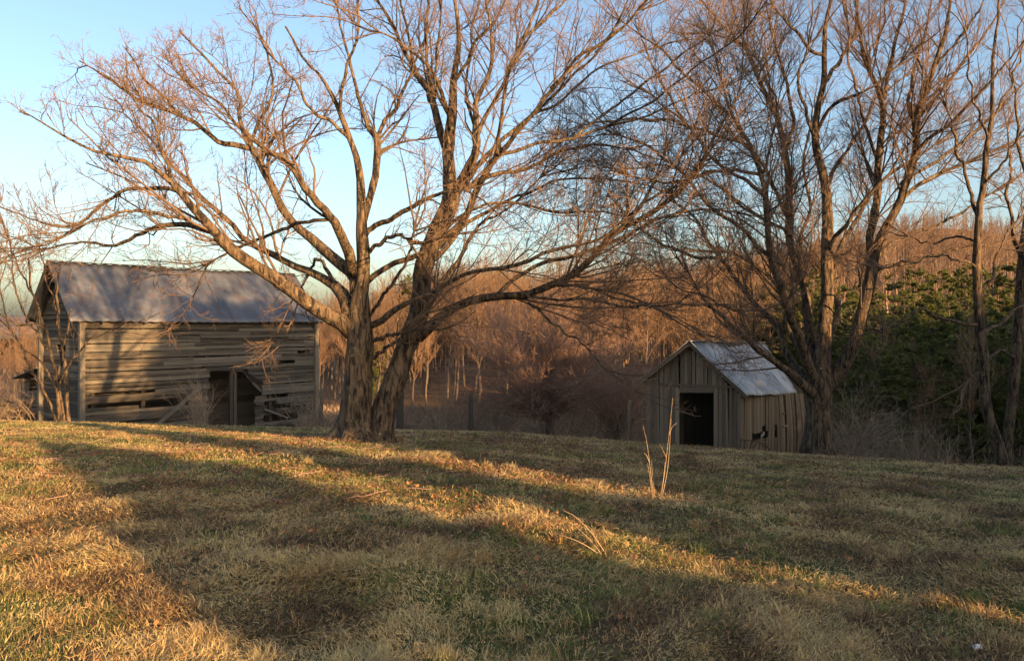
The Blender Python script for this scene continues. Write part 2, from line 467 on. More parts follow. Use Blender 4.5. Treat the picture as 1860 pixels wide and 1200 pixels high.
T1_LB = [
 seq(640, 600, 40, 0, 617, 583, 32, -.1, 567, 557, 27, -.3, 517, 520, 26, -.6, 477, 490, 24, -.8, 443, 467, 24, -1, 410, 444, 21, -1.1, 388, 421, 18, -1.3, 354, 383, 16, -1.5, 333, 355, 14, -1.6, 312, 333, 12, -1.7, 275, 300, 10, -1.9, 250, 288, 9, -2, 208, 279, 7, -2.2, 167, 272, 6, -2.4, 125, 250, 5, -2.5, 83, 225, 4, -2.6, 54, 208, 3, -2.7),
 seq(388, 421, 14, -1.3, 333, 408, 12, -1, 292, 412, 10, -.8, 258, 421, 9, -.6, 208, 446, 7, -.4, 150, 440, 5, -.2, 83, 452, 4, 0),
 seq(354, 383, 12, -1.5, 330, 352, 10, -1.5, 292, 342, 9, -1.3, 229, 346, 8, -1.2, 188, 367, 7, -1.1, 146, 408, 7, -1, 104, 412, 6, -1, 62, 396, 4, -1, 0, 375, 3, -1),
 seq(345, 398, 9, -1.4, 308, 392, 8, -1.8, 250, 383, 7, -2.2, 200, 392, 6, -2.6, 158, 408, 4, -3),
 seq(312, 333, 8, -1.7, 308, 312, 7, -1.8, 288, 250, 6, -2, 262, 205, 4, -2.2, 236, 170, 3, -2.3),
 seq(635, 575, 28, 0, 627, 543, 26, .2, 614, 526, 22, .4, 596, 511, 18, .5, 566, 496, 16, .6, 541, 487, 14, .7, 492, 462, 13, .9, 446, 433, 12, 1.1, 417, 400, 11, 1.2, 375, 367, 10, 1.4, 342, 333, 8, 1.6, 300, 290, 6, 1.8, 262, 240, 4, 2, 225, 205, 3, 2.2),
 seq(648, 530, 26, 0, 644, 500, 24, .2, 625, 486, 22, .5, 596, 461, 20, .7, 562, 431, 18, .9, 538, 408, 17, 1, 512, 375, 16, 1.1, 496, 342, 15, 1.2, 475, 300, 15, 1.4, 454, 267, 13, 1.5, 435, 225, 9, 1.8, 438, 188, 8, 1.9, 429, 158, 7, 2, 400, 133, 6, 2.1, 367, 100, 5, 2.2, 333, 62, 3, 2.3),
 seq(460, 272, 12, 1.5, 420, 262, 12, 1.4, 400, 260, 11, 1.3, 367, 233, 10, 1.2, 333, 212, 9, 1, 271, 192, 8, .8, 233, 167, 7, .7, 192, 142, 5, .6, 158, 121, 3, .5),
 seq(333, 212, 7, 1, 300, 180, 6, 1, 262, 140, 5, .9, 232, 95, 3, .8),
 seq(640, 495, 22, 0, 633, 455, 20, -.4, 618, 422, 19, -.7, 600, 392, 17, -1, 578, 366, 15, -1.3, 558, 342, 14, -1.5, 521, 296, 13, -1.7, 483, 271, 10, -1.9, 438, 233, 7, -2.2, 400, 188, 5, -2.4, 360, 165, 4, -2.6),
 seq(454, 267, 8, 1.5, 471, 217, 7, 1.6, 492, 180, 6, 1.7, 488, 120, 5, 1.8, 470, 60, 4, 1.9, 440, 20, 3, 2),
 seq(600, 398, 8, -1, 592, 400, 8, -1, 542, 404, 8, -.6, 505, 418, 8, -.2, 479, 429, 7, .2, 433, 450, 6, .6, 390, 470, 4, .8),
 seq(610, 517, 10, .4, 580, 470, 7, .8, 560, 500, 6, 1.2, 548, 520, 4, 1.4),
 seq(660, 400, 16, 0, 667, 375, 15, 0, 679, 333, 15, .1, 683, 292, 15, .2, 683, 250, 14, .3, 667, 229, 11, .3, 655, 190, 9, .3, 645, 150, 7, .3, 635, 110, 6, .3, 625, 62, 5, .3, 612, 10, 4, .2),
 seq(683, 255, 10, .3, 696, 229, 9, .3, 717, 196, 8, .3, 733, 162, 7, .4, 750, 125, 5, .4, 757, 95, 4, .4),
 seq(633, 250, 9, -.2, 600, 222, 8, -.5, 560, 195, 7, -.8, 532, 140, 5, -1, 500, 110, 4, -1.2),
 seq(617, 208, 8, -.3, 622, 150, 7, -.6, 640, 100, 6, -.8, 650, 40, 5, -1, 655, -30, 3, -1.2),
 seq(665, 425, 12, 0, 671, 417, 12, 0, 717, 392, 11, -.3, 758, 367, 10, -.5, 795, 352, 8, -.7, 840, 345, 5, -1),
 seq(668, 460, 9, 0, 690, 440, 9, -.3, 722, 428, 8, -.6, 740, 432, 6, -.8),
 seq(664, 515, 12, 0, 680, 500, 12, -.1, 713, 479, 12, -.2, 748, 466, 12, -.1, 780, 448, 10, .1, 850, 385, 7, .3, 917, 366, 6, .5, 991, 383, 6, .7, 1050, 385, 5, .9, 1099, 383, 4, 1, 1160, 400, 3, 1.1),
 seq(672, 592, 14, 0, 690, 585, 14, 0, 713, 565, 13, -.3, 744, 548, 11, -.5, 790, 528, 9, -.7, 822, 509, 9, -.9, 852, 496, 9, -1, 913, 487, 9, -1.2, 956, 474, 9, -1.3, 995, 457, 8, -1.4, 1050, 446, 7, -1.5, 1095, 436, 6, -1.6, 1120, 414, 5, -1.7, 1150, 360, 4, -1.8, 1200, 320, 3, -1.9),
 seq(672, 572, 9, 0, 690, 548, 8, -.3, 713, 513, 8, -.6, 739, 474, 6, -.8, 752, 422, 5, -1),
 seq(675, 620, 10, 0, 700, 612, 9, -.3, 731, 600, 8, -.5, 748, 585, 6, -.6),
 seq(680, 650, 9, 0, 700, 632, 8, -.3, 728, 612, 7, -.4, 742, 600, 5, -.5),
 seq(758, 612, 26, 0, 774, 600, 22, 0, 790, 583, 20, 0, 809, 570, 18, 0, 843, 548, 17, -.1, 895, 539, 16, -.2, 952, 535, 15, -.4, 999, 518, 15, -.5, 1051, 492, 14, -.6, 1082, 457, 13, -.6, 1125, 418, 13, -.7, 1162, 400, 12, -.7, 1225, 354, 11, -.8, 1262, 310, 9, -.8, 1285, 275, 7, -.9, 1308, 229, 5, -.9, 1335, 180, 3, -1),
 seq(900, 539, 10, -.2, 930, 509, 9, .2, 973, 483, 9, .5, 1034, 466, 9, .8, 1082, 453, 8, 1, 1140, 425, 7, 1.2, 1200, 395, 6, 1.4, 1280, 380, 5, 1.6, 1340, 385, 3, 1.8),
 seq(952, 540, 7, -.3, 985, 541, 6, -.6, 1017, 544, 6, -.9, 1082, 546, 6, -1.2, 1147, 557, 5, -1.5, 1230, 552, 3, -1.8),
 seq(960, 550, 6, -.3, 985, 570, 6, -.6, 1017, 596, 5, -.9, 1050, 618, 4, -1.1, 1077, 643, 3, -1.3),
 seq(1000, 518, 7, -.5, 1060, 520, 6, 0, 1120, 540, 5, .4, 1190, 560, 4, .8, 1250, 590, 3, 1.1),
 seq(766, 545, 16, .1, 787, 531, 14, .3, 812, 500, 11, .7, 835, 470, 9, 1, 850, 440, 8, 1.3, 870, 410, 7, 1.6, 920, 380, 5, 1.9, 980, 320, 4, 2.2),
 seq(790, 470, 14, .2, 800, 462, 12, .3, 825, 432, 10, .6, 843, 410, 9, .8, 880, 385, 8, 1, 956, 349, 6, 1.3, 1040, 325, 5, 1.6, 1130, 330, 4, 1.9, 1210, 350, 3, 2.2),
 seq(812, 375, 22, .3, 830, 345, 20, .2, 846, 312, 18, .1, 862, 267, 16, 0, 862, 217, 13, 0, 866, 180, 11, 0, 880, 150, 10, 0, 893, 120, 9, 0, 892, 80, 8, 0, 887, 42, 6, 0, 880, -20, 4, 0),
 seq(862, 262, 11, 0, 875, 225, 10, 0, 893, 190, 9, .1, 917, 154, 9, .1, 935, 110, 8, .2, 950, 71, 8, .2, 970, 20, 6, .3, 985, -40, 4, .3),
 seq(795, 445, 20, .2, 825, 417, 16, 0, 850, 383, 14, -.3, 867, 342, 14, -.6, 887, 312, 13, -.8, 904, 279, 13, -1, 900, 255, 9, -1.1, 908, 215, 8, -1.2, 915, 170, 7, -1.3, 921, 137, 6, -1.4, 945, 90, 5, -1.5, 970, 50, 3, -1.6),
 seq(902, 282, 11, -1, 920, 265, 11, -1.1, 942, 233, 10, -1.3, 979, 192, 9, -1.5, 1008, 154, 8, -1.7, 1054, 104, 7, -2, 1104, 71, 6, -2.2, 1160, 20, 4, -2.5),
 seq(904, 281, 10, -1, 930, 276, 9, -.8, 958, 267, 8, -.6, 1000, 256, 8, -.4, 1042, 250, 7, -.2, 1104, 229, 6, 0, 1183, 208, 5, .2, 1260, 170, 3, .4),
 seq(846, 330, 13, .1, 861, 308, 12, .3, 875, 292, 12, .5, 896, 270, 10, .8, 930, 235, 8, 1.1, 960, 215, 7, 1.4, 1010, 190, 6, 1.7, 1080, 130, 5, 2, 1170, 90, 3, 2.3),
 seq(845, 345, 11, .1, 880, 322, 11, .5, 920, 312, 9, .9, 960, 305, 8, 1.3, 1010, 280, 7, 1.7, 1070, 262, 6, 2.1, 1140, 270, 4, 2.5),
 seq(816, 285, 18, .4, 802, 250, 16, .6, 790, 205, 15, .8, 777, 158, 13, 1, 762, 140, 12, 1.1, 750, 118, 10, 1.1, 735, 90, 9, 1.2, 720, 62, 8, 1.3, 700, 25, 7, 1.4, 683, -5, 6, 1.4, 660, -50, 4, 1.5),
 seq(752, 120, 8, 1.1, 745, 90, 7, .8, 740, 50, 6, .6, 728, 0, 5, .4, 715, -50, 3, .2),
 seq(790, 180, 9, .9, 778, 130, 8, .6, 772, 80, 7, .4, 776, 30, 6, .2, 772, -40, 4, 0),
 seq(815, 205, 10, .4, 800, 165, 9, 0, 785, 130, 8, -.3, 758, 100, 7, -.6, 722, 75, 5, -.9, 690, 60, 4, -1.1),
 seq(825, 150, 8, .5, 845, 120, 8, .8, 862, 80, 7, 1, 880, 60, 7, 1.2, 905, 30, 5, 1.4, 930, -20, 4, 1.6),
 seq(818, 240, 8, .4, 812, 205, 7, -.1, 800, 185, 7, -.4, 790, 150, 6, -.7, 795, 90, 5, -1, 800, 20, 4, -1.3),
 seq(1000, 160, 7, -1.7, 1080, 90, 6, -1.4, 1150, 30, 5, -1.1, 1200, -40, 3, -.8),
 seq(1042, 250, 6, -.2, 1120, 190, 6, .3, 1200, 130, 5, .8, 1290, 60, 3, 1.2),
 seq(960, 215, 7, 1.4, 1040, 140, 6, 1, 1110, 60, 5, .6, 1150, -20, 3, .2),
 seq(1104, 229, 6, 0, 1190, 180, 5, -.6, 1280, 110, 4, -1.1, 1350, 60, 3, -1.5),
 seq(950, 71, 7, .2, 1010, 20, 5, .8, 1060, -60, 3, 1.3),
 seq(1082, 457, 8, -.6, 1130, 400, 7, -1.1, 1200, 350, 6, -1.6, 1260, 330, 4, -2),
 seq(862, 230, 8, 0, 850, 190, 7, .4, 845, 150, 6, .8, 855, 100, 5, 1.1, 860, 40, 4, 1.4),
]
T2_TR = [seq(1488, 832, 60, 0, 1488, 790, 50, 0, 1488, 740, 46, 0, 1490, 690, 44, 0, 1494, 650, 30, 0, 1498, 597, 25, 0, 1501, 532, 23, 0, 1502, 467, 22, 0, 1502, 402, 20, 0, 1500, 333, 18, 0, 1489, 292, 17, -.1, 1481, 250, 15, -.2, 1485, 188, 13, -.3, 1495, 150, 12, -.3, 1496, 105, 11, -.4, 1498, 54, 9, -.4, 1508, 0, 7, -.5, 1515, -60, 4, -.5)]
T2_LB = [
 seq(1492, 715, 30, 0, 1512, 688, 30, 0, 1536, 657, 26, -.2, 1552, 622, 23, -.4, 1564, 575, 23, -.5, 1575, 540, 22, -.6, 1586, 497, 22, -.6, 1588, 470, 20, -.6, 1579, 440, 16, -.5, 1584, 400, 16, -.5, 1592, 354, 15, -.4, 1597, 292, 15, -.4, 1601, 233, 13, -.3, 1605, 179, 12, -.3, 1590, 142, 10, -.2, 1571, 104, 9, -.2, 1562, 50, 7, -.1, 1554, -10, 5, 0),
 seq(1588, 475, 16, -.6, 1600, 428, 16, -.9, 1625, 383, 16, -1.1, 1646, 325, 16, -1.3, 1660, 271, 15, -1.5, 1667, 217, 14, -1.7, 1683, 167, 12, -1.8, 1700, 117, 11, -2, 1717, 62, 9, -2.1, 1726, 0, 6, -2.2, 1735, -50, 4, -2.2),
 seq(1606, 180, 9, -.3, 1615, 130, 8, 0, 1629, 62, 7, .2, 1642, 8, 5, .4, 1650, -50, 3, .6),
 seq(1622, 388, 9, -1.1, 1650, 350, 9, -.6, 1683, 325, 8, -.2, 1746, 300, 7, .2, 1808, 271, 6, .6, 1870, 245, 4, 1),
 seq(1658, 280, 9, -1.5, 1690, 250, 8, -1.9, 1725, 225, 7, -2.2, 1783, 167, 6, -2.6, 1850, 90, 4, -3),
 seq(1496, 100, 8, -.4, 1475, 96, 8, -.8, 1450, 62, 7, -1.1, 1425, 38, 6, -1.4, 1400, 0, 5, -1.7, 1380, -50, 3, -2),
 seq(1495, 155, 9, -.3, 1510, 135, 9, .1, 1529, 108, 8, .4, 1550, 54, 7, .8, 1560, 0, 4, 1.1),
 seq(1484, 700, 24, 0, 1475, 640, 20, .4, 1468, 585, 18, .7, 1462, 530, 17, 1, 1448, 480, 16, 1.2, 1434, 433, 16, 1.4, 1433, 375, 15, 1.5, 1432, 325, 14, 1.6, 1424, 271, 13, 1.8, 1412, 217, 12, 2, 1388, 167, 10, 2.1, 1367, 117, 8, 2.3, 1346, 62, 6, 2.4, 1329, 0, 4, 2.5),
 seq(1484, 705, 22, 0, 1462, 640, 18, -.4, 1440, 580, 16, -.8, 1420, 520, 15, -1.1, 1400, 458, 14, -1.4, 1392, 375, 12, -1.7, 1383, 317, 11, -1.9, 1367, 267, 10, -2.1, 1333, 217, 8, -2.4, 1315, 160, 6, -2.6, 1300, 100, 4, -2.8),
 seq(1488, 726, 22, 0, 1468, 706, 19, -.3, 1438, 681, 17, -.6, 1411, 660, 14, -1, 1375, 636, 13, -1.4, 1351, 609, 11, -1.7, 1321, 585, 9, -2, 1297, 561, 8, -2.3, 1279, 540, 6, -2.5, 1255, 500, 4, -2.7),
 seq(1480, 705, 18, 0, 1450, 672, 16, .6, 1428, 645, 14, 1, 1418, 600, 13, 1.4, 1396, 573, 12, 1.8, 1369, 546, 11, 2.1, 1325, 492, 9, 2.5, 1288, 442, 8, 2.9, 1265, 400, 6, 3.2, 1230, 370, 4, 3.5),
 seq(1478, 680, 15, 0, 1448, 630, 13, .2, 1432, 597, 12, .5, 1426, 555, 11, .8, 1405, 510, 9, 1.1, 1370, 480, 8, 1.4, 1325, 460, 6, 1.6, 1270, 455, 4, 1.8),
 seq(1499, 640, 13, 0, 1520, 570, 12, .5, 1512, 500, 11, 1, 1530, 440, 10, 1.3, 1560, 395, 9, 1.7, 1580, 350, 8, 2, 1640, 300, 6, 2.3, 1700, 260, 4, 2.6),
 seq(1502, 460, 11, 0, 1520, 425, 10, -.4, 1542, 400, 9, -.8, 1575, 360, 8, -1.1, 1610, 320, 6, -1.4, 1660, 250, 4, -1.7),
 seq(1500, 345, 10, 0, 1517, 300, 9, .4, 1533, 283, 8, .8, 1567, 225, 7, 1.1, 1590, 180, 5, 1.4, 1640, 140, 3, 1.7),
 seq(1484, 240, 8, -.2, 1505, 200, 8, -.6, 1533, 180, 8, -1, 1570, 165, 6, -1.4, 1630, 120, 4, -1.8),
 seq(1420, 480, 11, -1.1, 1385, 455, 10, -1.3, 1350, 417, 9, -1.5, 1288, 375, 8, -1.8, 1238, 317, 7, -2.1, 1183, 267, 6, -2.4, 1125, 246, 4, -2.7),
 seq(1392, 360, 9, -1.7, 1360, 330, 9, -1.3, 1333, 317, 8, -1, 1283, 275, 7, -.6, 1246, 225, 6, -.2, 1183, 175, 4, .2),
 seq(1433, 400, 9, 1.5, 1405, 340, 8, 1.1, 1380, 290, 7, .7, 1340, 250, 6, .3, 1300, 190, 4, -.1),
 seq(1426, 280, 9, 1.8, 1440, 220, 8, 1.4, 1432, 160, 7, 1.1, 1415, 100, 6, .8, 1400, 40, 4, .5),
 seq(1412, 217, 8, 2, 1395, 150, 7, 2.6, 1360, 90, 6, 3, 1290, 60, 4, 3.4),
 seq(1370, 490, 8, 1.6, 1320, 470, 8, 1.2, 1260, 465, 7, .8, 1200, 440, 6, .4, 1140, 400, 4, 0),
 seq(1396, 575, 7, 1.8, 1350, 570, 6, 1.2, 1290, 545, 5, .6, 1230, 520, 3, 0),
 seq(1384, 320, 7, -1.9, 1400, 270, 6, -2.3, 1410, 200, 5, -2.6, 1395, 130, 4, -3),
 seq(1480, 255, 8, -.2, 1462, 200, 7, -.6, 1450, 140, 6, -1, 1470, 80, 4, -1.3),
 seq(1598, 300, 8, -.4, 1575, 240, 7, -.8, 1560, 180, 6, -1.1, 1545, 120, 5, -1.4, 1540, 40, 3, -1.7),
 seq(1664, 240, 9, -1.6, 1650, 180, 8, -1.2, 1660, 120, 7, -.8, 1680, 60, 6, -.5, 1690, 0, 4, -.3),
 seq(1586, 495, 9, -.6, 1620, 480, 8, -.8, 1680, 470, 6, -1, 1740, 450, 5, -1.2, 1800, 445, 3, -1.4),
 seq(1333, 217, 7, -2.4, 1260, 150, 6, -2, 1200, 90, 5, -1.6, 1130, 40, 3, -1.2),
 seq(1367, 267, 8, -2.1, 1290, 240, 7, -2.5, 1220, 220, 6, -2.9, 1140, 215, 5, -3.2, 1060, 230, 3, -3.5),
 seq(1346, 80, 6, 2.3, 1290, 20, 5, 2, 1240, -40, 3, 1.7),
 seq(1250, 230, 6, -.2, 1190, 130, 5, .6, 1160, 60, 3, 1.2),
 seq(1383, 317, 8, -1.9, 1310, 310, 7, -1.4, 1230, 330, 6, -1, 1150, 320, 4, -.6),
 seq(1434, 420, 8, 1.4, 1370, 390, 7, 2, 1290, 330, 6, 2.6, 1210, 300, 5, 3, 1130, 310, 3, 3.4),
 seq(1667, 217, 8, -1.7, 1730, 140, 7, -1.3, 1790, 60, 5, -1, 1830, -10, 3, -.7),
 seq(1646, 325, 8, -1.3, 1720, 280, 7, -.8, 1790, 220, 5, -.3, 1860, 150, 3, .2),
 seq(1700, 117, 6, -2, 1760, 50, 5, -2.4, 1800, -20, 3, -2.7),
 seq(1588, 470, 9, -.6, 1640, 430, 8, 0, 1720, 400, 6, .6, 1800, 350, 4, 1.1),
 seq(1571, 104, 6, -.2, 1600, 60, 5, .4, 1610, 0, 3, .8),
 seq(1462, 530, 8, 1, 1450, 450, 8, 1.5, 1470, 380, 7, 2, 1460, 300, 6, 2.4, 1475, 220, 4, 2.8),
]
T3_TR = [seq(1822, 858, 28, 0, 1815, 820, 21, 0, 1805, 785, 19, 0, 1791, 740, 19, 0, 1787, 690, 19, 0, 1784, 640, 18, 0, 1778, 597, 18, 0, 1776, 532, 17, 0, 1773, 467, 16, 0, 1777, 415, 15, 0, 1779, 370, 13, 0, 1787, 312, 12, 0, 1798, 229, 10, 0, 1804, 146, 8, 0, 1810, 62, 6, 0, 1815, -10, 4, 0)]
T3_LB = [
 seq(1776, 395, 9, 0, 1764, 350, 8, .3, 1750, 300, 7, .6, 1733, 250, 6, .8, 1725, 200, 4, 1),
 seq(1780, 590, 9, 0, 1747, 588, 8, -.2, 1703, 575, 8, -.4, 1669, 562, 7, -.6, 1634, 584, 5, -.8, 1599, 601, 4, -1),
 seq(1784, 605, 9, 0, 1810, 590, 8, .3, 1830, 575, 7, .5, 1860, 545, 5, .8, 1900, 510, 4, 1),
 seq(1774, 440, 6, 0, 1738, 428, 5, .4, 1695, 441, 4, .7, 1650, 430, 3, 1),
 seq(1774, 485, 5, 0, 1740, 470, 5, -.4, 1682, 471, 4, -.8, 1604, 486, 3, -1.2),
 seq(1783, 340, 7, 0, 1810, 310, 6, -.3, 1840, 260, 5, -.6, 1880, 200, 3, -.9),
 seq(1800, 220, 6, 0, 1830, 170, 5, .4, 1850, 110, 4, .8, 1870, 50, 3, 1),
 seq(1795, 250, 6, 0, 1770, 190, 5, -.4, 1760, 120, 4, -.7, 1750, 60, 3, -1),
 seq(1775, 540, 6, 0, 1800, 500, 5, .4, 1820, 440, 4, .7, 1850, 400, 3, 1),
]
T4_TR = [seq(1830, 862, 20, 0, 1832, 800, 18, 0, 1838, 740, 18, 0, 1845, 660, 19, 0, 1850, 580, 19, 0, 1856, 500, 18, 0, 1866, 400, 15, 0, 1880, 280, 12, 0, 1890, 150, 8, 0, 1895, 0, 5, 0)]
T4_LB = [
 seq(1858, 480, 9, 0, 1840, 420, 8, .3, 1832, 360, 7, .6, 1836, 300, 5, .9, 1830, 240, 3, 1.1),
 seq(1850, 590, 8, 0, 1880, 540, 7, .2, 1910, 480, 5, .4, 1940, 430, 3, .6),
 seq(1872, 340, 8, 0, 1850, 270, 6, -.4, 1848, 200, 5, -.7, 1835, 130, 3, -1),
 seq(1846, 650, 7, 0, 1820, 640, 6, -.5, 1790, 655, 4, -.9, 1765, 690, 3, -1.2),
]
TS_TR = [seq(127, 800, 9, 0, 124, 760, 8, 0, 120, 700, 8, 0, 116, 650, 7, 0, 108, 600, 6, .1, 102, 540, 5, .2, 108, 480, 4, .3),
         seq(110, 800, 9, 0, 108, 760, 9, 0, 103, 700, 8, 0, 95, 640, 7, -.1, 80, 590, 6, -.2, 60, 530, 5, -.3, 50, 470, 4, -.4),
         seq(118, 800, 7, .1, 114, 740, 7, .1, 108, 690, 6, .2, 112, 640, 6, .3, 122, 600, 5, .5, 130, 560, 4, .7)]
TS_LB = [
 seq(106, 775, 6, 0, 92, 740, 6, -.1, 72, 700, 5, -.2, 45, 650, 5, -.3, 25, 605, 4, -.4, -2, 580, 3, -.5),
 seq(104, 710, 5, 0, 85, 675, 5, 0, 62, 645, 4, .1, 30, 620, 4, .2, 10, 570, 3, .3, 0, 520, 3, .3),
 seq(96, 645, 5, -.1, 74, 615, 5, -.3, 48, 575, 4, -.4, 28, 530, 4, -.5, 20, 470, 3, -.6),
 seq(82, 595, 5, -.2, 60, 590, 4, -.5, 30, 590, 4, -.7, -10, 565, 3, -.9),
 seq(112, 625, 4, 0, 104, 590, 4, -.3, 100, 545, 3, -.5, 82, 500, 3, -.6, 70, 450, 2, -.7),
 seq(66, 545, 4, -.3, 40, 500, 4, -.2, 20, 450, 3, 0, 8, 410, 3, .1),
 seq(110, 690, 4, 0, 135, 650, 4, -.4, 160, 620, 3, -.6, 200, 600, 2, -.8),
]

big_tree('maple_tree', 'big double-trunked bare maple with wide spreading limbs, left of centre', 'tree', (670, 803), 14.9, T1_TR, T1_LB, M['bark'], np.random.default_rng(11),
         dict(env=([-200, 0, 60, 150, 230, 330, 420, 520], [420, 335, 195, 105, 65, 45, -10, -200]), d1=3.5, d2=5.8, d3=7.0, d4=6.5, flare=1.0, l1=3.0, lf1=.5, g1=.15, gn=.02))
big_tree('maple_tree', 'bare many-limbed tree rising right behind the small plank shed', 'tree', (1488, 824), 21.5, T2_TR, T2_LB, M['bark2'], np.random.default_rng(12),
         dict(d1=3.5, d2=5.4, d3=6.6, d4=5.5, gn=.025, flare=.3, l1=2.7, g1=.09, g2=.13, u1=.07, lf1=.45))
big_tree('slender_tree', 'slender bare tree with curved foot near the right edge, in front of the evergreens', 'tree', (1822, 852), 19, T3_TR, T3_LB, M['bark2'], np.random.default_rng(13),
         dict(d1=1.8, d2=3.2, d3=5., d4=4., flare=.2, l1=2.2, g1=.12))
big_tree('slender_tree', 'dark slender tree cut by the right edge of the photo', 'tree', (1830, 855), 20.5, T4_TR, T4_LB, M['bark2'], np.random.default_rng(14),
         dict(d1=1.8, d2=3.2, d3=5., d4=4., flare=.2, l1=2.2, g1=.12))
big_tree('sapling_tree', 'thin multi-stemmed sapling standing before the left gable end of the barn', 'tree', (116, 790), 25, TS_TR, TS_LB, M['bark2'], np.random.default_rng(15),
         dict(d1=2.2, d2=3.2, d3=3.5, d4=2., flare=.1, l1=1.8, g1=.13))

# ------------------------------------------------------------------ barn
BC = np.array([-16.02, 30., 0]); E1 = np.array([.656, .755, 0]); E2 = np.array([-.755, .656, 0])
BL, BW = 10.3, 4.0
def bpx(px):
    u = (px-HX)/F
    return (16.02+30*u)/(.656-.755*u)
def bz(px, py):
    return -(py-HY)/F*(30+.755*bpx(px))
ZB, ZE, ZR = -6.6, .30, 2.28   # foot, top of the wall, ridge
def board_wall(mb, A, e, L, z0, z1, nrm, holes, rg, w=.15, topf=None, sag=.02, wild=.012):
    """horizontal boards on the line A + e*a; holes = (a0,a1,z0,z1)"""
    z = z0
    while z < z1:
        ww = w*rg.uniform(.85, 1.12); zc = z+ww/2
        segs = [(0., L)]
        if topf: segs = topf(zc, L)
        for (h0, h1, hz0, hz1) in holes:
            if hz0 < zc < hz1:
                ns = []
                for s0, s1 in segs:
                    if h1 <= s0 or h0 >= s1: ns.append((s0, s1)); continue
                    if h0-s0 > .05: ns.append((s0, h0+rg.uniform(-.06, .03)))
                    if s1-h1 > .05: ns.append((h1+rg.uniform(-.03, .06), s1))
                segs = ns
        for s0, s1 in segs:
            cuts = [s0]
            while s1-cuts[-1] > 5.6: cuts.append(cuts[-1]+rg.uniform(3, 5.4))
            cuts.append(s1)
            for c0, c1 in zip(cuts[:-1], cuts[1:]):
                if c1-c0 < .05: continue
                n = 6; x = np.linspace(c0, c1, n)
                dz0, dz1 = rg.normal(size=2)*sag
                off = rg.uniform(0, .02)
                dz = dz0+(dz1-dz0)*(x-c0)/(c1-c0)+rg.normal(size=n)*.006
                wv = np.maximum(ww/2*rg.uniform(.84, 1.0)+rg.normal(size=n)*.003, .02)
                tn = .15+.6*rg.random(); uo = rg.random(2)*40
                out = off+rg.normal(size=n)*wild*.4+.012
                V = []; U = []
                for k in range(n):
                    p = A+e*x[k]
                    for sz, so in ((-1, .5), (1, 0), (1, -1), (-1, -1)):
                        V.append(p+[0, 0, zc+dz[k]+sz*wv[k]]+nrm*(out[k]+(so*.022 if so > 0 else so*.02)))
                        U.append((uo[0]+x[k], uo[1]+sz*wv[k]+(.02 if so < 0 else 0)))
                f = []
                for k in range(n-1):
                    b = k*4
                    for j in range(4): f.append([b+j, b+4+j, b+4+(j+1) % 4, b+(j+1) % 4])
                f.append([0, 1, 2, 3]); f.append([4*(n-1)+3, 4*(n-1)+2, 4*(n-1)+1, 4*(n-1)])
                mb.add(V, [f], tn, np.array(U))
        z += ww+(0 if rg.random() > .12 else rg.uniform(.005, .025))

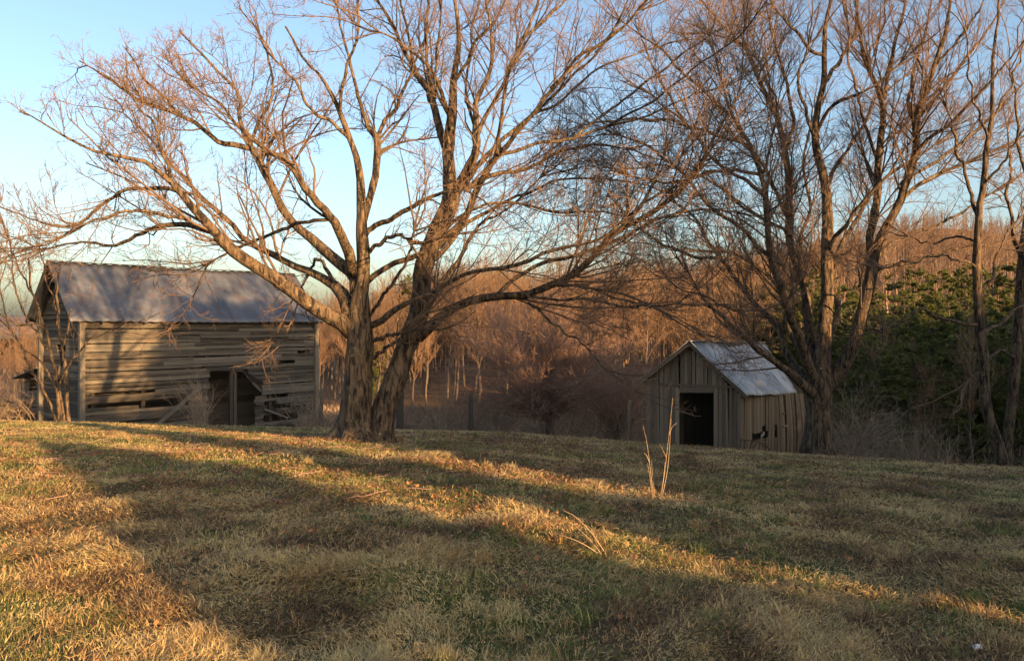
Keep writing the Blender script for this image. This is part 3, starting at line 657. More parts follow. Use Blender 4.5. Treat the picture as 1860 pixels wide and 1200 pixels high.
def make_barn():
    rg = np.random.default_rng(21)
    g = float(ground(BC[0], BC[1], False))
    org = np.array([BC[0], BC[1], g])
    root = empty('barn', org, label='old grey barn of horizontal boards under a dull tin gable roof', cat='barn')
    NF = -E2
    def hole(p0, p1, y0, y1):
        return (bpx(p0), bpx(p1), bz((p0+p1)/2, y1), bz((p0+p1)/2, y0))
    holes = [hole(380, 428, 672, 800), hole(428, 448, 672, 800), hole(448, 462, 684, 800), hole(462, 476, 694, 716),
             hole(162, 282, 708, 715), hole(160, 255, 728, 736), hole(250, 345, 724, 735), hole(290, 345, 709, 712),
             hole(484, 522, 718, 723), hole(485, 525, 735, 741), hole(508, 534, 655, 659), hole(540, 562, 637, 643), hole(330, 346, 745, 751),
             hole(478, 540, 752, 762), hole(480, 500, 728, 731), hole(500, 545, 742, 745)]
    A = BC.copy()
    mb = MB(); board_wall(mb, A, E1, BL, ZB, ZE-.20, NF, holes, rg, sag=.018, wild=.02)
    mb.build('front_wall', M['barnwood'], root, smooth=False, at_=org)
    # gable ends and rear wall
    def gtop(zc, L):
        if zc < ZE: return [(0., L)]
        k = (zc-ZE)/(ZR-ZE)*L/2
        return [(k+.02, L-k-.02)] if k < L/2-.1 else []
    mb = MB(); board_wall(mb, A+E1*.03, E2, BW, ZB, ZR, -E1, [(1.6, 2.5, -1.2, -.9)], rg, topf=gtop, sag=.012)
    mb.build('gable_wall', M['barnwood'], root, smooth=False, at_=org)
    mb = MB(); board_wall(mb, A+E1*(BL-.03), E2, BW, ZB, ZR, E1, [], rg, topf=gtop, sag=.012)
    mb.build('gable_wall', M['barnwood'], root, smooth=False, at_=org)
    mb = MB(); board_wall(mb, A+E2*BW, E1, BL, ZB, ZE, E2, [(bpx(432)+.9, bpx(432)+1.25, -3.2, -1.3)], rg, sag=.01)
    mb.build('rear_wall', M['barnwood'], root, smooth=False, at_=org)
    # an added partition, built below, keeps the inside dark
    # corner posts and frame
    for (a, b) in ((-.06, -.05), (BL+.04, -.05), (-.06, BW+.04), (BL+.04, BW+.04)):
        m = MB(); p = A+E1*a+E2*b
        m.bar(p+[0, 0, ZB], p+[0, 0, ZE-.1], .19, .17, E1); m.build('corner_post', M['barnwood'], root, False, org)
    m = MB()
    for px in (377, 429):
        a = bpx(px); p = A+E1*a+E2*.12; m.bar(p+[0, 0, ZB], p+[0, 0, -1.35], .13, .12, E1)
    p = A-E2*.03; m.bar(p+E1*bpx(376)+[0, 0, bz(376, 669)], p+E1*bpx(440)+[0, 0, bz(440, 671)], .14, .05)
    m.build('door_frame', M['darkwood'], root, False, org)
    m = MB()
    for a in np.linspace(.4, BL-.4, 6):
        for b in (.18, BW-.18): m.bar(A+E1*a+E2*b+[0, 0, ZB], A+E1*a+E2*b+[0, 0, ZE], .15, .15, E1)
        m.bar(A+E1*a+E2*.1+[0, 0, ZE-.05], A+E1*a+E2*(BW-.1)+[0, 0, ZE-.05], .15, .12)
    m.build('timber_frame', M['darkwood'], root, False, org)
    # hay loft floor & a partition added to keep the doorway dark
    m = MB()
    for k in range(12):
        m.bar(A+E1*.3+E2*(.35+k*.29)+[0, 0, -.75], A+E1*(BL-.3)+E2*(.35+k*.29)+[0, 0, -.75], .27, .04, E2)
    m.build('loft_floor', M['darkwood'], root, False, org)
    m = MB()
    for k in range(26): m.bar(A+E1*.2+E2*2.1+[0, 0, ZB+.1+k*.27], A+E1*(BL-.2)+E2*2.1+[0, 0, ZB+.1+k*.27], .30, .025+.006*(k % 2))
    m.build('light_block_wall', M['darkwood'], root, False, org)
    # slipped boards low on the right
    m = MB()
    def fp(px, py, o=.08): return A+E1*bpx(px)-E2*o+[0, 0, bz(px, py)]
    for a, b, w in (((480, 778), (518, 762), .11), ((488, 735), (505, 752), .06), ((478, 772), (540, 783), .12), ((430, 778), (500, 781), .12), ((520, 770), (565, 762), .12), ((476, 742), (520, 758), .08)):
        m.bar(fp(*a, o=.1+rg.random()*.08), fp(*b, o=.1+rg.random()*.08), w, .03)
    m.build('slipped_board', M['barnwood'], root, False, org)
    # torn strip right of the door
    m = MB()
    for k in range(6):
        m.bar(fp(440+k*3.5, 674+k*4, .05), fp(474, 694+k*3.2, .05), .12, .03)
    m.build('broken_board', M['barnwood'], root, False, org)
    # roof: two corrugated slopes
    def slope(side):
        n = 280; k = 12
        a = np.linspace(-.55, BL+.22, n); t = np.linspace(0, 1, k)
        V = []
        for tt in t:
            hb = BW/2+(BW/2+.34)*tt*(-1 if side == 0 else 1)
            zz = ZR-(ZR-ZE)*(BW/2+.34)/(BW/2)*tt+.06
            for i, aa in enumerate(a):
                wob = .015*math.cos(aa*2*PI/.40)+.03*float(vnoise(aa*.8, tt*3+side*9))-.035*math.sin(PI*(aa+.5)/(BL+.8))
                edge = .03*float(vnoise(aa*1.3, 5+side)) if tt == 1 else 0
                V.append(A+E1*aa+E2*hb+[0, 0, zz+wob-edge])
        V = np.array(V); i = (np.arange(k-1)[:, None]*n+np.arange(n-1)[None]).ravel()
        q = np.stack([i, i+1, i+n+1, i+n], -1)
        o = build_mesh('roof', V-org, [q], M['barn_tin'], root, attrs={'tone': np.array([_perm[int((aa+1)/.64+99*(tt > .5)), side] for tt in t for aa in a])})
        s = o.modifiers.new('thick', 'SOLIDIFY'); s.thickness = .012
        return o
    r1 = slope(0); slope(1)
    m = MB()
    m.bar(A+E2*BW/2+E1*-.57+[0, 0, ZR+.09], A+E2*BW/2+E1*(BL+.23)+[0, 0, ZR+.08], .26, .02, E2)
    rc = m.build('ridge_cap', M['barn_tin'], r1, False, org)
    for aa in (-.5, BL+.18):
        for sd in (-1, 1):
            m = MB(); m.bar(A+E2*BW/2+E1*aa+[0, 0, ZR-.03], A+E2*(BW/2+sd*(BW/2+.32))+E1*aa+[0, 0, ZR-.03-(ZR-ZE)*(BW/2+.32)/(BW/2)], .12, .04)
            m.build('bargeboard', M['darkwood'], root, False, org)
    m = MB()
    for aa in np.linspace(-.2, BL, 14):
        for sd in (-1, 1):
            m.bar(A+E2*BW/2+E1*aa+[0, 0, ZR-.1], A+E2*(BW/2+sd*(BW/2+.25))+E1*aa+[0, 0, ZR-.1-(ZR-ZE)*(BW/2+.25)/(BW/2)], .1, .05)
    m.build('rafters', M['darkwood'], root, False, org)
    # leaning plank : a thing of its own
    a, b = A+E1*bpx(250)-E2*.75, A+E1*bpx(362)-E2*.13
    a = np.array([a[0], a[1], bz(250, 785)]); b = np.array([b[0], b[1], bz(362, 702)])
    m = MB(); m.bar(a, b, .16, .05, (0, 0, 1), .7)
    tag(m.build('plank', M['barnwood'], None, False), 'long grey plank leaning diagonally against the barn front left of the doorway', 'plank')
    # lean-to at the rear left
    q = A+E2*BW
    P0 = q+E2*.05; L2, W2 = 4., 2.6
    lo = empty('lean_to', (float(P0[0]), float(P0[1]), g), label='low grey lean-to with a dark opening behind the left end of the barn', cat='outbuilding')
    lorg = np.array([P0[0], P0[1], g])
    m = MB(); board_wall(m, P0+E1*.2, E2, W2, ZB, -2.15, -E1, [(1.2, 2., -2.9, -2.25)], rg)
    board_wall(m, P0+E1*.2+E2*W2, E1, L2, ZB, -2.5, E2, [], rg); m.build('wall', M['barnwood'], lo, False, lorg)
    m = MB()
    for k in range(8):
        m.bar(P0+E1*(0+k*.5)+[0, 0, -1.85], P0+E2*(W2+.35)+E1*(k*.5)+[0, 0, -2.42], .48, .03, E1)
    m.build('roof', M['barn_tin'], lo, False, lorg)
make_barn()

# ------------------------------------------------------------------ plank shed
def make_shed():
    rg = np.random.default_rng(31)
    FRb, FLb, BRb = at(1343, 822, 23.5), at(1174, 812, 25.7), at(1456, 822, 25.8)
    FR = FRb.copy(); FL = FLb.copy(); BR = BRb.copy()
    for p in (FR, FL, BR): p[2] = float(ground(p[0], p[1], False))
    BLk = FL+(BR-FR); BLk[2] = float(ground(BLk[0], BLk[1], False))
    org = np.array([FR[0], FR[1], FR[2]])
    root = empty('shed', org, label='small crooked plank shed with a pale tin roof and open black doorway', cat='shed')
    zR = at(1250, 622, 24.6)[2]
    zer = at(1343, 713, 23.5)[2]; zel = at(1174, 690, 25.7)[2]; zeb = at(1456, 712, 25.8)[2]+.02
    def unit(v): v = v.copy(); v[2] = 0; return v/np.linalg.norm(v)
    ef = unit(FR-FL); LF = np.linalg.norm((FR-FL)[:2]); nf = np.array([ef[1], -ef[0], 0])
    es = unit(BR-FR); LS = np.linalg.norm((BR-FR)[:2]); ns = np.array([es[1], -es[0], 0])
    apex = .47*LF
    def vwall(A, e, L, nrm, zb, ztop, holes, w=(.13, .2), curve=None, lean=.01):
        m = MB(); x = 0
        while x < L-.02:
            ww = min(rg.uniform(*w), L-x); xc = x+ww/2
            z1 = ztop(xc); z0 = zb(xc)
            segs = [(z0+rg.uniform(0, .05), z1)]
            for (h0, h1, a0, a1) in holes:
                if h0 < xc < h1:
                    o_ = []
                    for s0, s1 in segs:
                        if a1 <= s0 or a0 >= s1: o_.append((s0, s1)); continue
                        if a0-s0 > .05: o_.append((s0, a0+rg.uniform(-.05, .02)))
                        if s1-a1 > .05: o_.append((a1+rg.uniform(-.02, .04), s1))
                    segs = o_
            tn = .25+.45*rg.random(); uo = rg.random(2)*40; off = rg.uniform(0, .012); le = rg.normal()*lean
            for s0, s1 in segs:
                n = 7; zz = np.linspace(s0, s1, n); V = []; U = []
                for k in range(n):
                    sh = (curve(xc, (zz[k]-z0)/(z1-z0)) if curve else 0)+le*(zz[k]-z0)
                    hw = ww/2*.97+rg.normal()*.002
                    for sx, so in ((-1, 1), (1, 1), (1, 0), (-1, 0)):
                        V.append(A+e*(xc+sx*hw+sh)+nrm*(off+so*.025)+[0, 0, zz[k]]); U.append((uo[0]+zz[k], uo[1]+sx*hw+(0 if so else .03)))
                f = []
                for k in range(n-1):
                    b = k*4
                    for j in range(4): f.append([b+j, b+(j+1) % 4, b+4+(j+1) % 4, b+4+j])
                f.append([3, 2, 1, 0]); f.append([4*(n-1), 4*(n-1)+1, 4*(n-1)+2, 4*(n-1)+3])
                m.add(V, [f], tn, np.array(U))
            x += ww+(.004 if rg.random() > .15 else .015)
        return m
    A0 = FL.copy(); A0[2] = 0
    def ftop(x):
        return zel+(zR-zel)*x/apex-.03 if x < apex else zR+(zer-zR)*(x-apex)/(LF-apex)-.03
    def fbot(x): return FL[2]+(FR[2]-FL[2])*x/LF-.15
    # px -> a on the front
    def fa(px):
        u = (px-HX)/F
        return (FL[0]-u*FL[1])/(u*ef[1]-ef[0])
    def fz(px, py): return -(py-HY)/F*(FL[1]+ef[1]*fa(px))
    dh = (fa(1235), fa(1299), -9, fz(1267, 706))
    vwall(A0, ef, LF, nf, fbot, ftop, [dh], (.10, .16)).build('front_wall', M['shedwood'], root, False, org)
    # rear
    vwall(A0+es*LS, ef, LF, -nf, lambda x: fbot(x)-.3, ftop, [], (.25, .35)).build('rear_wall', M['shedwood'], root, False, org)
    # side
    A1 = FR.copy(); A1[2] = 0
    def sa(px):
        u = (px-HX)/F
        return (FR[0]-u*FR[1])/(u*es[1]-es[0])
    def sz(px, py): return -(py-HY)/F*(FR[1]+es[1]*sa(px))
    stop = lambda x: zer+(zeb-zer)*x/LS-.05
    sbot = lambda x: FR[2]+(BR[2]-FR[2])*x/LS-.15
    cur = lambda x, t: (.42*max(0, x/LS-.35)*(math.sin(PI*min(1, (1-t)*.75))*1.0))
    sh = [(sa(1366), sa(1393), sz(1380, 796), sz(1380, 786)), (sa(1383), sa(1390), sz(1386, 788), sz(1386, 772)), (sa(1391), sa(1393.5), sz(1386, 788), sz(1386, 735)), (sa(1404), sa(1407), sz(1405, 795), sz(1405, 772))]
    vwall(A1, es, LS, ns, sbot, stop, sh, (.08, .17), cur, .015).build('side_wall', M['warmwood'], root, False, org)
    A2 = FL.copy(); A2[2] = 0
    vwall(A2, es, LS, -ns, lambda x: sbot(x)+.1, lambda x: zel, []).build('side_wall', M['shedwood'], root, False, org)
    # trim: door posts, corner, head
    m = MB()
    for px, c in ((1232, .95), (1302, .6)):
        p = A0+ef*fa(px)+nf*.05
        m.bar(p+[0, 0, fbot(fa(px))], p+[0, 0, fz(px, 704)], .13, .035, ef, c)
    p = A0+nf*.06; m.bar(p+ef*(fa(1232)+.06)+[0, 0, fz(1235, 708)], p+ef*(fa(1302)-.06)+[0, 0, fz(1300, 708)], .16, .03, (0, 0, 1), .4)
    p = A0+nf*.05; m.bar(p+ef*fa(1200)+[0, 0, fz(1200, 697)], p+ef*fa(1343)+[0, 0, fz(1343, 703)], .07, .03, (0, 0, 1), .3)
    m.build('door_frame', M['shedwood'], root, False, org)
    m = MB(); p = A1+nf*.03+ns*.03; m.bar(p+[0, 0, FR[2]-.1], p+[0, 0, zer-.02], .1, .06, ef, .5); m.build('corner_board', M['shedwood'], root, False, org)
    m = MB(); p = A0+ef*fa(1292)-nf*.5; m.bar(p+[0, 0, fz(1292, 771)], p+ef*.16+[0, 0, fz(1292, 771)], .1, .03); m.build('wall_box', M['pale'], root, False, org)
    m = MB(); p = A1+es*sa(1381)+ns*.04; z = sz(1381, 789); m.bar(p+[0, 0, z-.05], p+es*.16+[0, 0, z+.06], .1, .02, (0, 0, 1), .9)
    m.bar(p+es*.02-ns*.02+[0, 0, z-.16], p+es*.02-ns*.02+[0, 0, z], .05, .02, es, .9); m.build('loose_board', M['shedwood'], root, False, org)
    for px, y0, y1 in ((1418, 750, 755), (1420, 773, 776)):
        p = A1+es*sa(px)+ns*.06; m = MB(); m.bar(p+[0, 0, sz(px, y0)], p+es*.28+[0, 0, sz(px+7, y0)], .05, .02)
        m.build('batten', M['shedwood'], root, False, org)
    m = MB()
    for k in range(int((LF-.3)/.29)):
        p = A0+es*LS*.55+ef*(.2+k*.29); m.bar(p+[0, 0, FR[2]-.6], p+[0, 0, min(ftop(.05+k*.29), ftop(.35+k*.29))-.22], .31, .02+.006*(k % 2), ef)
    m.build('light_block_wall', M['darkwood'], root, False, org)  # partition added inside to stop light showing through the board gaps
    # roof
    def roof(P00, P01, P10, P11, n=66, k=10, seed=0):
        V = []
        for j, v in enumerate(np.linspace(0, 1, k)):
            for i, u in enumerate(np.linspace(0, 1, n)):
                p = (P00*(1-u)+P01*u)*(1-v)+(P10*(1-u)+P11*u)*v
                wob = .018*math.cos(u*2*PI*16)+.06*(float(vnoise(u*5+seed, v*3))-.5)-.07*math.sin(PI*u)*math.sin(PI*v)
                if v == 1: wob -= .03*float(vnoise(u*9, seed))
                V.append(p+[0, 0, wob])
        V = np.array(V); i = (np.arange(k-1)[:, None]*n+np.arange(n-1)[None]).ravel()
        o = build_mesh('roof', V-org, [np.stack([i, i+1, i+n+1, i+n], -1)], M['shed_tin'], root, attrs={'tone': np.array([_perm[int(u*6.1)+3*seed, 7] for v in range(k) for u in np.linspace(0, 1, n)])})
        s = o.modifiers.new('thick', 'SOLIDIFY'); s.thickness = .012
    Rf = at(1250, 620, 24.35); Rb = at(1387, 622, 26.9)
    Ef = at(1355, 718, 23.05); Eb = at(1448, 713, 25.75)
    Lf = at(1156, 694, 25.75); Lb = Lf+(Rb-Rf)
    roof(Rf, Rb, Ef, Eb, seed=2); roof(Rf, Rb, Lf, Lb, seed=6)
    m = MB(); m.bar(Rf+[0, 0, .02], Rb+[0, 0, .02], .18, .02, ef); m.build('ridge_cap', M['shed_tin'], root, False, org)
    dn = np.array([0, 0, -.07])
    for E_ in (Ef, Lf):
        m = MB(); m.bar(Rf+dn+es*.06, E_+dn+es*.06, .1, .03); m.build('bargeboard', M['shedwood'], root, False, org)
    # rusty iron bits by the wall
    g0 = at(1346, 815, 23.2)
    mm = MB()
    def arc(pts, r=.012, d=23.2):
        P = resample([at(a, b, d) for a, b in pts], 14); mm.tube(P, r, 6)
    arc([(1363, 818), (1364, 806), (1370, 798), (1382, 803), (1394, 812), (1400, 820)], .016)
    arc([(1345, 816), (1346, 796)]); arc([(1345, 798), (1362, 800)]); arc([(1352, 818), (1352, 798)])
    arc([(1364, 802), (1374, 803), (1386, 810), (1392, 818)]); arc([(1366, 818), (1374, 805)]); arc([(1378, 818), (1380, 806)]); arc([(1360, 800), (1375, 797), (1390, 800)])
    tag(mm.build('scrap_frame', M['rust'], None), 'rusty bent iron frame lying against the side wall of the shed', 'scrap iron')
make_shed()

# ------------------------------------------------------------------ fence posts, rails, small things
def post(px, py, h, r, label, d, mat='darkwood', lean=0.0, name='fence_post', cat_='post', group=None):
    p = at(px, py, d); z = float(ground(p[0], p[1], False))
    m = MB(); rg = np.random.default_rng(int(px))
    n = 9; P = np.array([[lean*k/n, 0, -.2+(h+.2)*k/(n-1)] for k in range(n)]); P[:, :2] += rg.normal(size=(n, 2))*.008
    m.tube(P, r*(1+.12*rg.normal(size=n)*.4)*np.linspace(1.1, .9, n), 9, .5)
    o = m.build(name, M[mat], None); o.location = (float(p[0]), float(p[1]), z)
    return tag(o, label, cat_, group)
G = 'old posts at the far edge of the field'
post(855, 790, 1.4, .085, 'tall dark post standing left of the purple-twigged tree', 28, 'darkwood', group=G)
post(726, 780, 1.6, .11, 'dark stub of a trunk standing just right of the big maple', 24, 'darkwood', .03, 'tree_stump', 'stump')
post(1142, 800, 1.6, .06, 'dark leaning post at the left of the plank shed', 27.5, 'brush', .05, group=G)
post(583, 790, 1.9, .09, 'squat grey post beside the right corner of the barn', 33, 'wood_trunk', group=G)

def rail_fence():
    pts = [at(x, 740, 34) for x in (-60, -20, 14, 32)]
    root = empty('rail_fence', (pts[0][0], 34, float(ground(pts[0][0], 34, False))), label='short weathered rail fence at the far left beside the lean-to', cat='fence')
    org = np.array(root.location)
    for p in pts:
        z = float(ground(p[0], p[1], False))
        m = MB(); m.tube([[p[0], p[1], z-.2], [p[0]+.02, p[1], z+.6], [p[0], p[1], -3.3]], .06, 7, .7); m.build('post', M['barnwood'], root, True, org)
    for dz in (-3.45, -3.85):
        m = MB(); m.bar([pts[0][0], 33.93, dz], [pts[-1][0]+.2, 33.93, dz+.06], .11, .04); m.build('rail', M['barnwood'], root, False, org)
rail_fence()

# dry stalks
def stalks(label, base, d, lines, r=.006, name='dry_weed'):
    b = at(*base, d); b[2] = float(ground(b[0], b[1]))
    m = MB()
    for ln in lines:
        P = resample([at(a, c, d+dd) for a, c, dd in ln], 12)
        P[:, :] += np.array([0, 0, 0])
        m.tube(P, np.linspace(r, r*.35, 12), 5, rng.random())
    # leafy tatters
    return tag(m.build(name, M['stalk'], None, at_=None), label, 'weed', None)
stalks('pair of tall thin dry weed stalks standing upright in the field before the shed', (1195, 905), 8.3,
       [[(1188, 910, 0), (1182, 860, 0), (1176, 810, .05), (1168, 772, .1)], [(1190, 905, 0), (1186, 870, 0), (1183, 835, 0)], [(1200, 908, 0), (1208, 850, 0), (1215, 790, 0), (1222, 722, -.05)],
        [(1202, 906, .05), (1212, 855, .05), (1217, 800, .05), (1219, 760, 0)], [(1197, 908, 0), (1205, 870, -.1), (1208, 838, -.1)], [(1186, 908, .1), (1181, 870, .1), (1176, 840, .1)], [(1210, 830, .05), (1203, 815, .05), (1198, 806, 0)], [(1180, 840, 0), (1174, 826, 0), (1169, 822, 0)], [(1215, 790, 0), (1221, 775, 0), (1229, 768, 0)]], .0027)
stalks('bent dry grass stalks arching left over the dark grass below the field centre', (1095, 1000), 6.0,
       [[(1100, 1005, 0), (1075, 968, .05), (1045, 938, .1), (1020, 925, .1)], [(1092, 1005, 0), (1070, 978, .1), (1040, 950, .2)], [(1085, 1003, 0), (1055, 985, 0), (1015, 970, 0), (990, 966, 0)]], .0035, 'dry_grass_stalk')

# pale scrap at the lower right
def scrap():
    p = at(1775, 1172, 4.0); z = float(ground(p[0], p[1]))
    P = [[-.022, -.01, .0], [.022, -.015, .005], [.028, .012, .012], [-.02, .015, .008], [0, 0, .022]]
    m = MB(); m.add(P, [[[0, 1, 4], [1, 2, 4], [2, 3, 4], [3, 0, 4], [2, 1, 0], [3, 2, 0]]], .5)
    o = m.build('paper_scrap', M['pale'], None, False); o.location = (float(p[0]), float(p[1]), z+.03)
    tag(o, 'small crumpled white scrap in the grass at the lower right', 'litter')
scrap()

# ------------------------------------------------------------------ grass
def make_grass():
    rg = np.random.default_rng(41)
    # sample in depth with density falling off; only the wedge the view could see
    n = 1150000
    d = 2.6*(34/2.6)**(rg.random(n)**.86)
    x = (rg.random(n)*2-1)*.78*d-.0*d
    y = d+rg.normal(size=n)*.05
    clump = fbm(x*1.6, y*1.6, 3); green = fbm(x*.7+9, y*.7+4, 4)+.10*(fbm(x*3+1, y*3, 2)-.5)
    # leafless brown patches; greener to the left
    green = green+np.clip(-x, 0, 8)*.018+.03*sstep(10, 20, y)
    bare = sstep(.46, .36, fbm(x*1.3+80, y*1.3+3, 4))
    keep = rg.random(n) < (.45+.9*clump)*(1-.5*bare)
    keep &= ~((x > 3.5) & (x < 9.5) & (y > 24.3) & (y < 31))
    x, y, d, clump, green = [a[keep] for a in (x, y, d, clump, green)]; n = len(x)
    isg = rg.random(n) < .06+.60/(1+np.exp(-(green-.566)/.014))
    tuft = np.clip((fbm(x*3.1+20, y*3.1, 2)-.3)*2.4, .35, 1.5)
    ln = np.where(isg, rg.uniform(.02, .055, n)*(.5+.9*tuft), rg.uniform(.02, .085, n)*(.3+.9*tuft))
    ln *= np.where(y > 14, .8, 1)
    wd = np.clip(.0009+.00030*d, 0, .008)*rg.uniform(.6, 1.2, n)
    flow = fbm(x*.9+40, y*.9, 4)*5*PI
    az = np.where(isg, rg.random(n)*2*PI, flow+rg.normal(size=n)*1.15)
    lean = np.where(isg, rg.uniform(.1, .8, n), rg.uniform(.7, 1.55, n))
    D = np.stack([np.cos(az)*np.sin(lean), np.sin(az)*np.sin(lean), np.cos(lean)], -1)
    z = ground(x, y)
    B = np.stack([x, y, z-.005+np.where(isg, 0, rg.random(n)*.05)], -1)
    curl = np.where(isg, .25, .5)*rg.uniform(.3, 1.2, n)
    D2 = D.copy(); D2[:, 2] -= curl*.6; D2[:, 0] += rg.normal(size=n)*.25; D2[:, 1] += rg.normal(size=n)*.25
    D2 /= np.linalg.norm(D2, axis=1, keepdims=True)
    P1 = B+D*(ln*.5)[:, None]; P2 = P1+D2*(ln*.5)[:, None]
    T_ = 900; td = 3.2*(22/3.2)**rg.random(T_); tx = rg.uniform(-.72, .72, T_)*td
    m_ = rg.integers(0, T_, 60000); ta = rg.random(60000)*2*PI; tl = rg.uniform(.35, 1.35, 60000)
    tb = np.stack([tx[m_]+rg.normal(size=60000)*.035, td[m_]+rg.normal(size=60000)*.035, np.zeros(60000)], -1)
    sel = slice(0, 60000); k_ = rg.permutation(n)[:60000]
    x[k_] = tb[:, 0]; y[k_] = tb[:, 1]; d[k_] = td[m_]; z[k_] = ground(tb[:, 0], tb[:, 1]); isg[k_] = rg.random(T_)[m_] < .25
    hl = rg.uniform(.06, .17, T_)[m_]*rg.uniform(.6, 1.1, 60000); ln[k_] = hl; az[k_] = ta; wd[k_] = .0009+.0003*td[m_]
    DD = np.stack([np.cos(ta)*np.sin(tl), np.sin(ta)*np.sin(tl), np.cos(tl)], -1); B[k_] = np.stack([x[k_], y[k_], z[k_]], -1)
    P1[k_] = B[k_]+DD*(hl*.5)[:, None]; D3 = DD-[0, 0, .45]; P2[k_] = P1[k_]+D3*(hl*.5)[:, None]
    P2[:, 2] = np.maximum(P2[:, 2], z+.012); P1[:, 2] = np.maximum(P1[:, 2], z+.015)
    sd = np.stack([-np.sin(az), np.cos(az), rg.normal(size=n)*.5], -1)
    # favour width facing the viewer
    sd /= np.linalg.norm(sd, axis=1, keepdims=True); sd *= wd[:, None]
    V = np.stack([B-sd, B+sd, P1+sd*.8, P1-sd*.8, P2], 1).reshape(-1, 3)
    b = np.arange(n)*5
    q = np.stack([b, b+1, b+2, b+3], -1); t = np.stack([b+3, b+2, b+4], -1)
    dry = np.clip(.35+rg.normal(size=n)*.19+(fbm(x*1.8+60, y*1.8, 4)-.5)*1.15+.02, 0, .6)
    tone = np.where(isg, np.clip(.80+rg.normal(size=n)*.10, .62, 1), dry)
    return tag(build_mesh('grass', V, [q, t], M['blade'], attrs={'tone': np.repeat(tone, 5)}, smooth=False), 'matted straw-coloured winter grass with green tufts covering the field', 'grass', kind='stuff')
make_grass()

def make_leaves():
    rg = np.random.default_rng(43)
    n = 42000
    c = at(700, 830, 13); c2 = at(1450, 850, 18)
    x = np.r_[rg.normal(size=n//2)*4+c[0], rg.normal(size=n//4)*4+c2[0], rg.uniform(-9, 12, n-n//2-n//4)]
    y = np.r_[rg.normal(size=n//2)*3+c[1]-1.5, rg.normal(size=n//4)*4+c2[1]-2, rg.uniform(3, 20, n-n//2-n//4)]
    k = (y > 2.5) & (fbm(x*1.1, y*1.1+7, 3) > .46) & ~((x > 3.5) & (x < 9.5) & (y > 24.3)); x = x[k]; y = y[k]; n = len(x)
    z = ground(x, y)+rg.uniform(.02, .07, n)
    a = rg.normal(size=(n, 3)); a[:, 2] *= .35; a /= np.linalg.norm(a, axis=1, keepdims=True)
    b = np.cross(a, rg.normal(size=(n, 3))*[.4, .4, 1]+[0, 0, .8]); b /= np.linalg.norm(b, axis=1, keepdims=True)
    s = rg.uniform(.010, .024, n)[:, None]; P = np.stack([x, y, z], -1)
    V = np.stack([P-a*s, P-b*s*.7, P+a*s, P+b*s*.7+[0, 0, .008]], 1).reshape(-1, 3)
    i = np.arange(n)*4
    tag(build_mesh('fallen_leaves', V, [np.stack([i, i+1, i+2], -1), np.stack([i, i+2, i+3], -1)], M['leaf'], attrs={'tone': np.repeat(rg.random(n), 4)}, smooth=False), 'brown fallen leaves strewn through the grass', 'leaves', kind='stuff')
make_leaves()

def sticks():
    rg = np.random.default_rng(47); n = 900
    x = np.r_[rg.normal(size=600)*5-2, rg.uniform(-8, 12, 300)]; y = np.r_[rg.normal(size=600)*3+13, rg.uniform(9, 18, 300)]; y = np.maximum(y, 8)
    a = rg.random(n)*2*PI; L = rg.uniform(.08, .4, n); K = 4
    P = np.zeros((n, K, 3)); z = ground(x, y)+.04
    for k in range(K):
        P[:, k, 0] = x+np.cos(a)*L*k/3+rg.normal(size=n)*.01; P[:, k, 1] = y+np.sin(a)*L*k/3+rg.normal(size=n)*.01; P[:, k, 2] = z+rg.uniform(0, .03, n)
    V, q = tubes(P, np.tile(np.array([.005, .0045, .004, .002]), (n, 1)), 4)
    tag(build_mesh('fallen_twigs', V, [q], M['dark_twig'], attrs={'tone': np.repeat(rg.random(n), K*4)}), 'small broken twigs lying in the grass', 'twigs', kind='stuff')
sticks()

def arcs(name, xs, ys, h, rg, mat, label, cat_, K=6, spread=.9, r=.008, per=1, kind='stuff', down=.35):
    n = len(xs)
    z = ground(xs, ys, False)
    P = np.zeros((n, K, 3)); P[:, 0] = np.stack([xs, ys, z-.05], -1)
    az = rg.random(n)*2*PI; D = np.stack([np.cos(az)*spread*.5, np.sin(az)*spread*.5, np.ones(n)], -1)+rg.normal(size=(n, 3))*.15
    ln = h*rg.uniform(.5, 1.3, n)
    for k in range(1, K):
        D = D+rg.normal(size=(n, 3))*.16; D[:, 2] -= down*rg.random(n)*.8
        D /= np.linalg.norm(D, axis=1, keepdims=True)
        P[:, k] = P[:, k-1]+D*(ln/(K-1))[:, None]
    R = r*rg.uniform(.5, 1.3, n)[:, None]*np.linspace(1, .35, K)[None]
    L2 = spawn(P, R, 2.6, rg, .2, (.4, 1.0), .45, .9, .15, .4, .7, r*.3, .01, 4, .2, .03)
    m = MB()
    for (p, rr), s in (((P, R), 4), (L2, 3)):
        if len(p) == 0: continue
        V, q = tubes(p, rr, s); m.add(V, [q], np.repeat(rg.random(len(p)), p.shape[1]*s))
    return tag(m.build(name, mat), label, cat_, kind=kind)
rg = np.random.default_rng(51)
n = 5200
dy = rg.uniform(30, 50, n); ux = rg.uniform(-.26, .75, n)
arcs('undergrowth', ux*dy, dy, 2.1, rg, M['brush'], 'tangled grey-brown briars and saplings along the far edge of the field', 'undergrowth', r=.011)
n = 1500; dy = rg.uniform(33, 48, n); ux = rg.uniform(-.72, -.56, n)
arcs('undergrowth', ux*dy, dy, 2.0, rg, M['brush'], 'tangled brown briars to the left of the barn', 'undergrowth', r=.012)
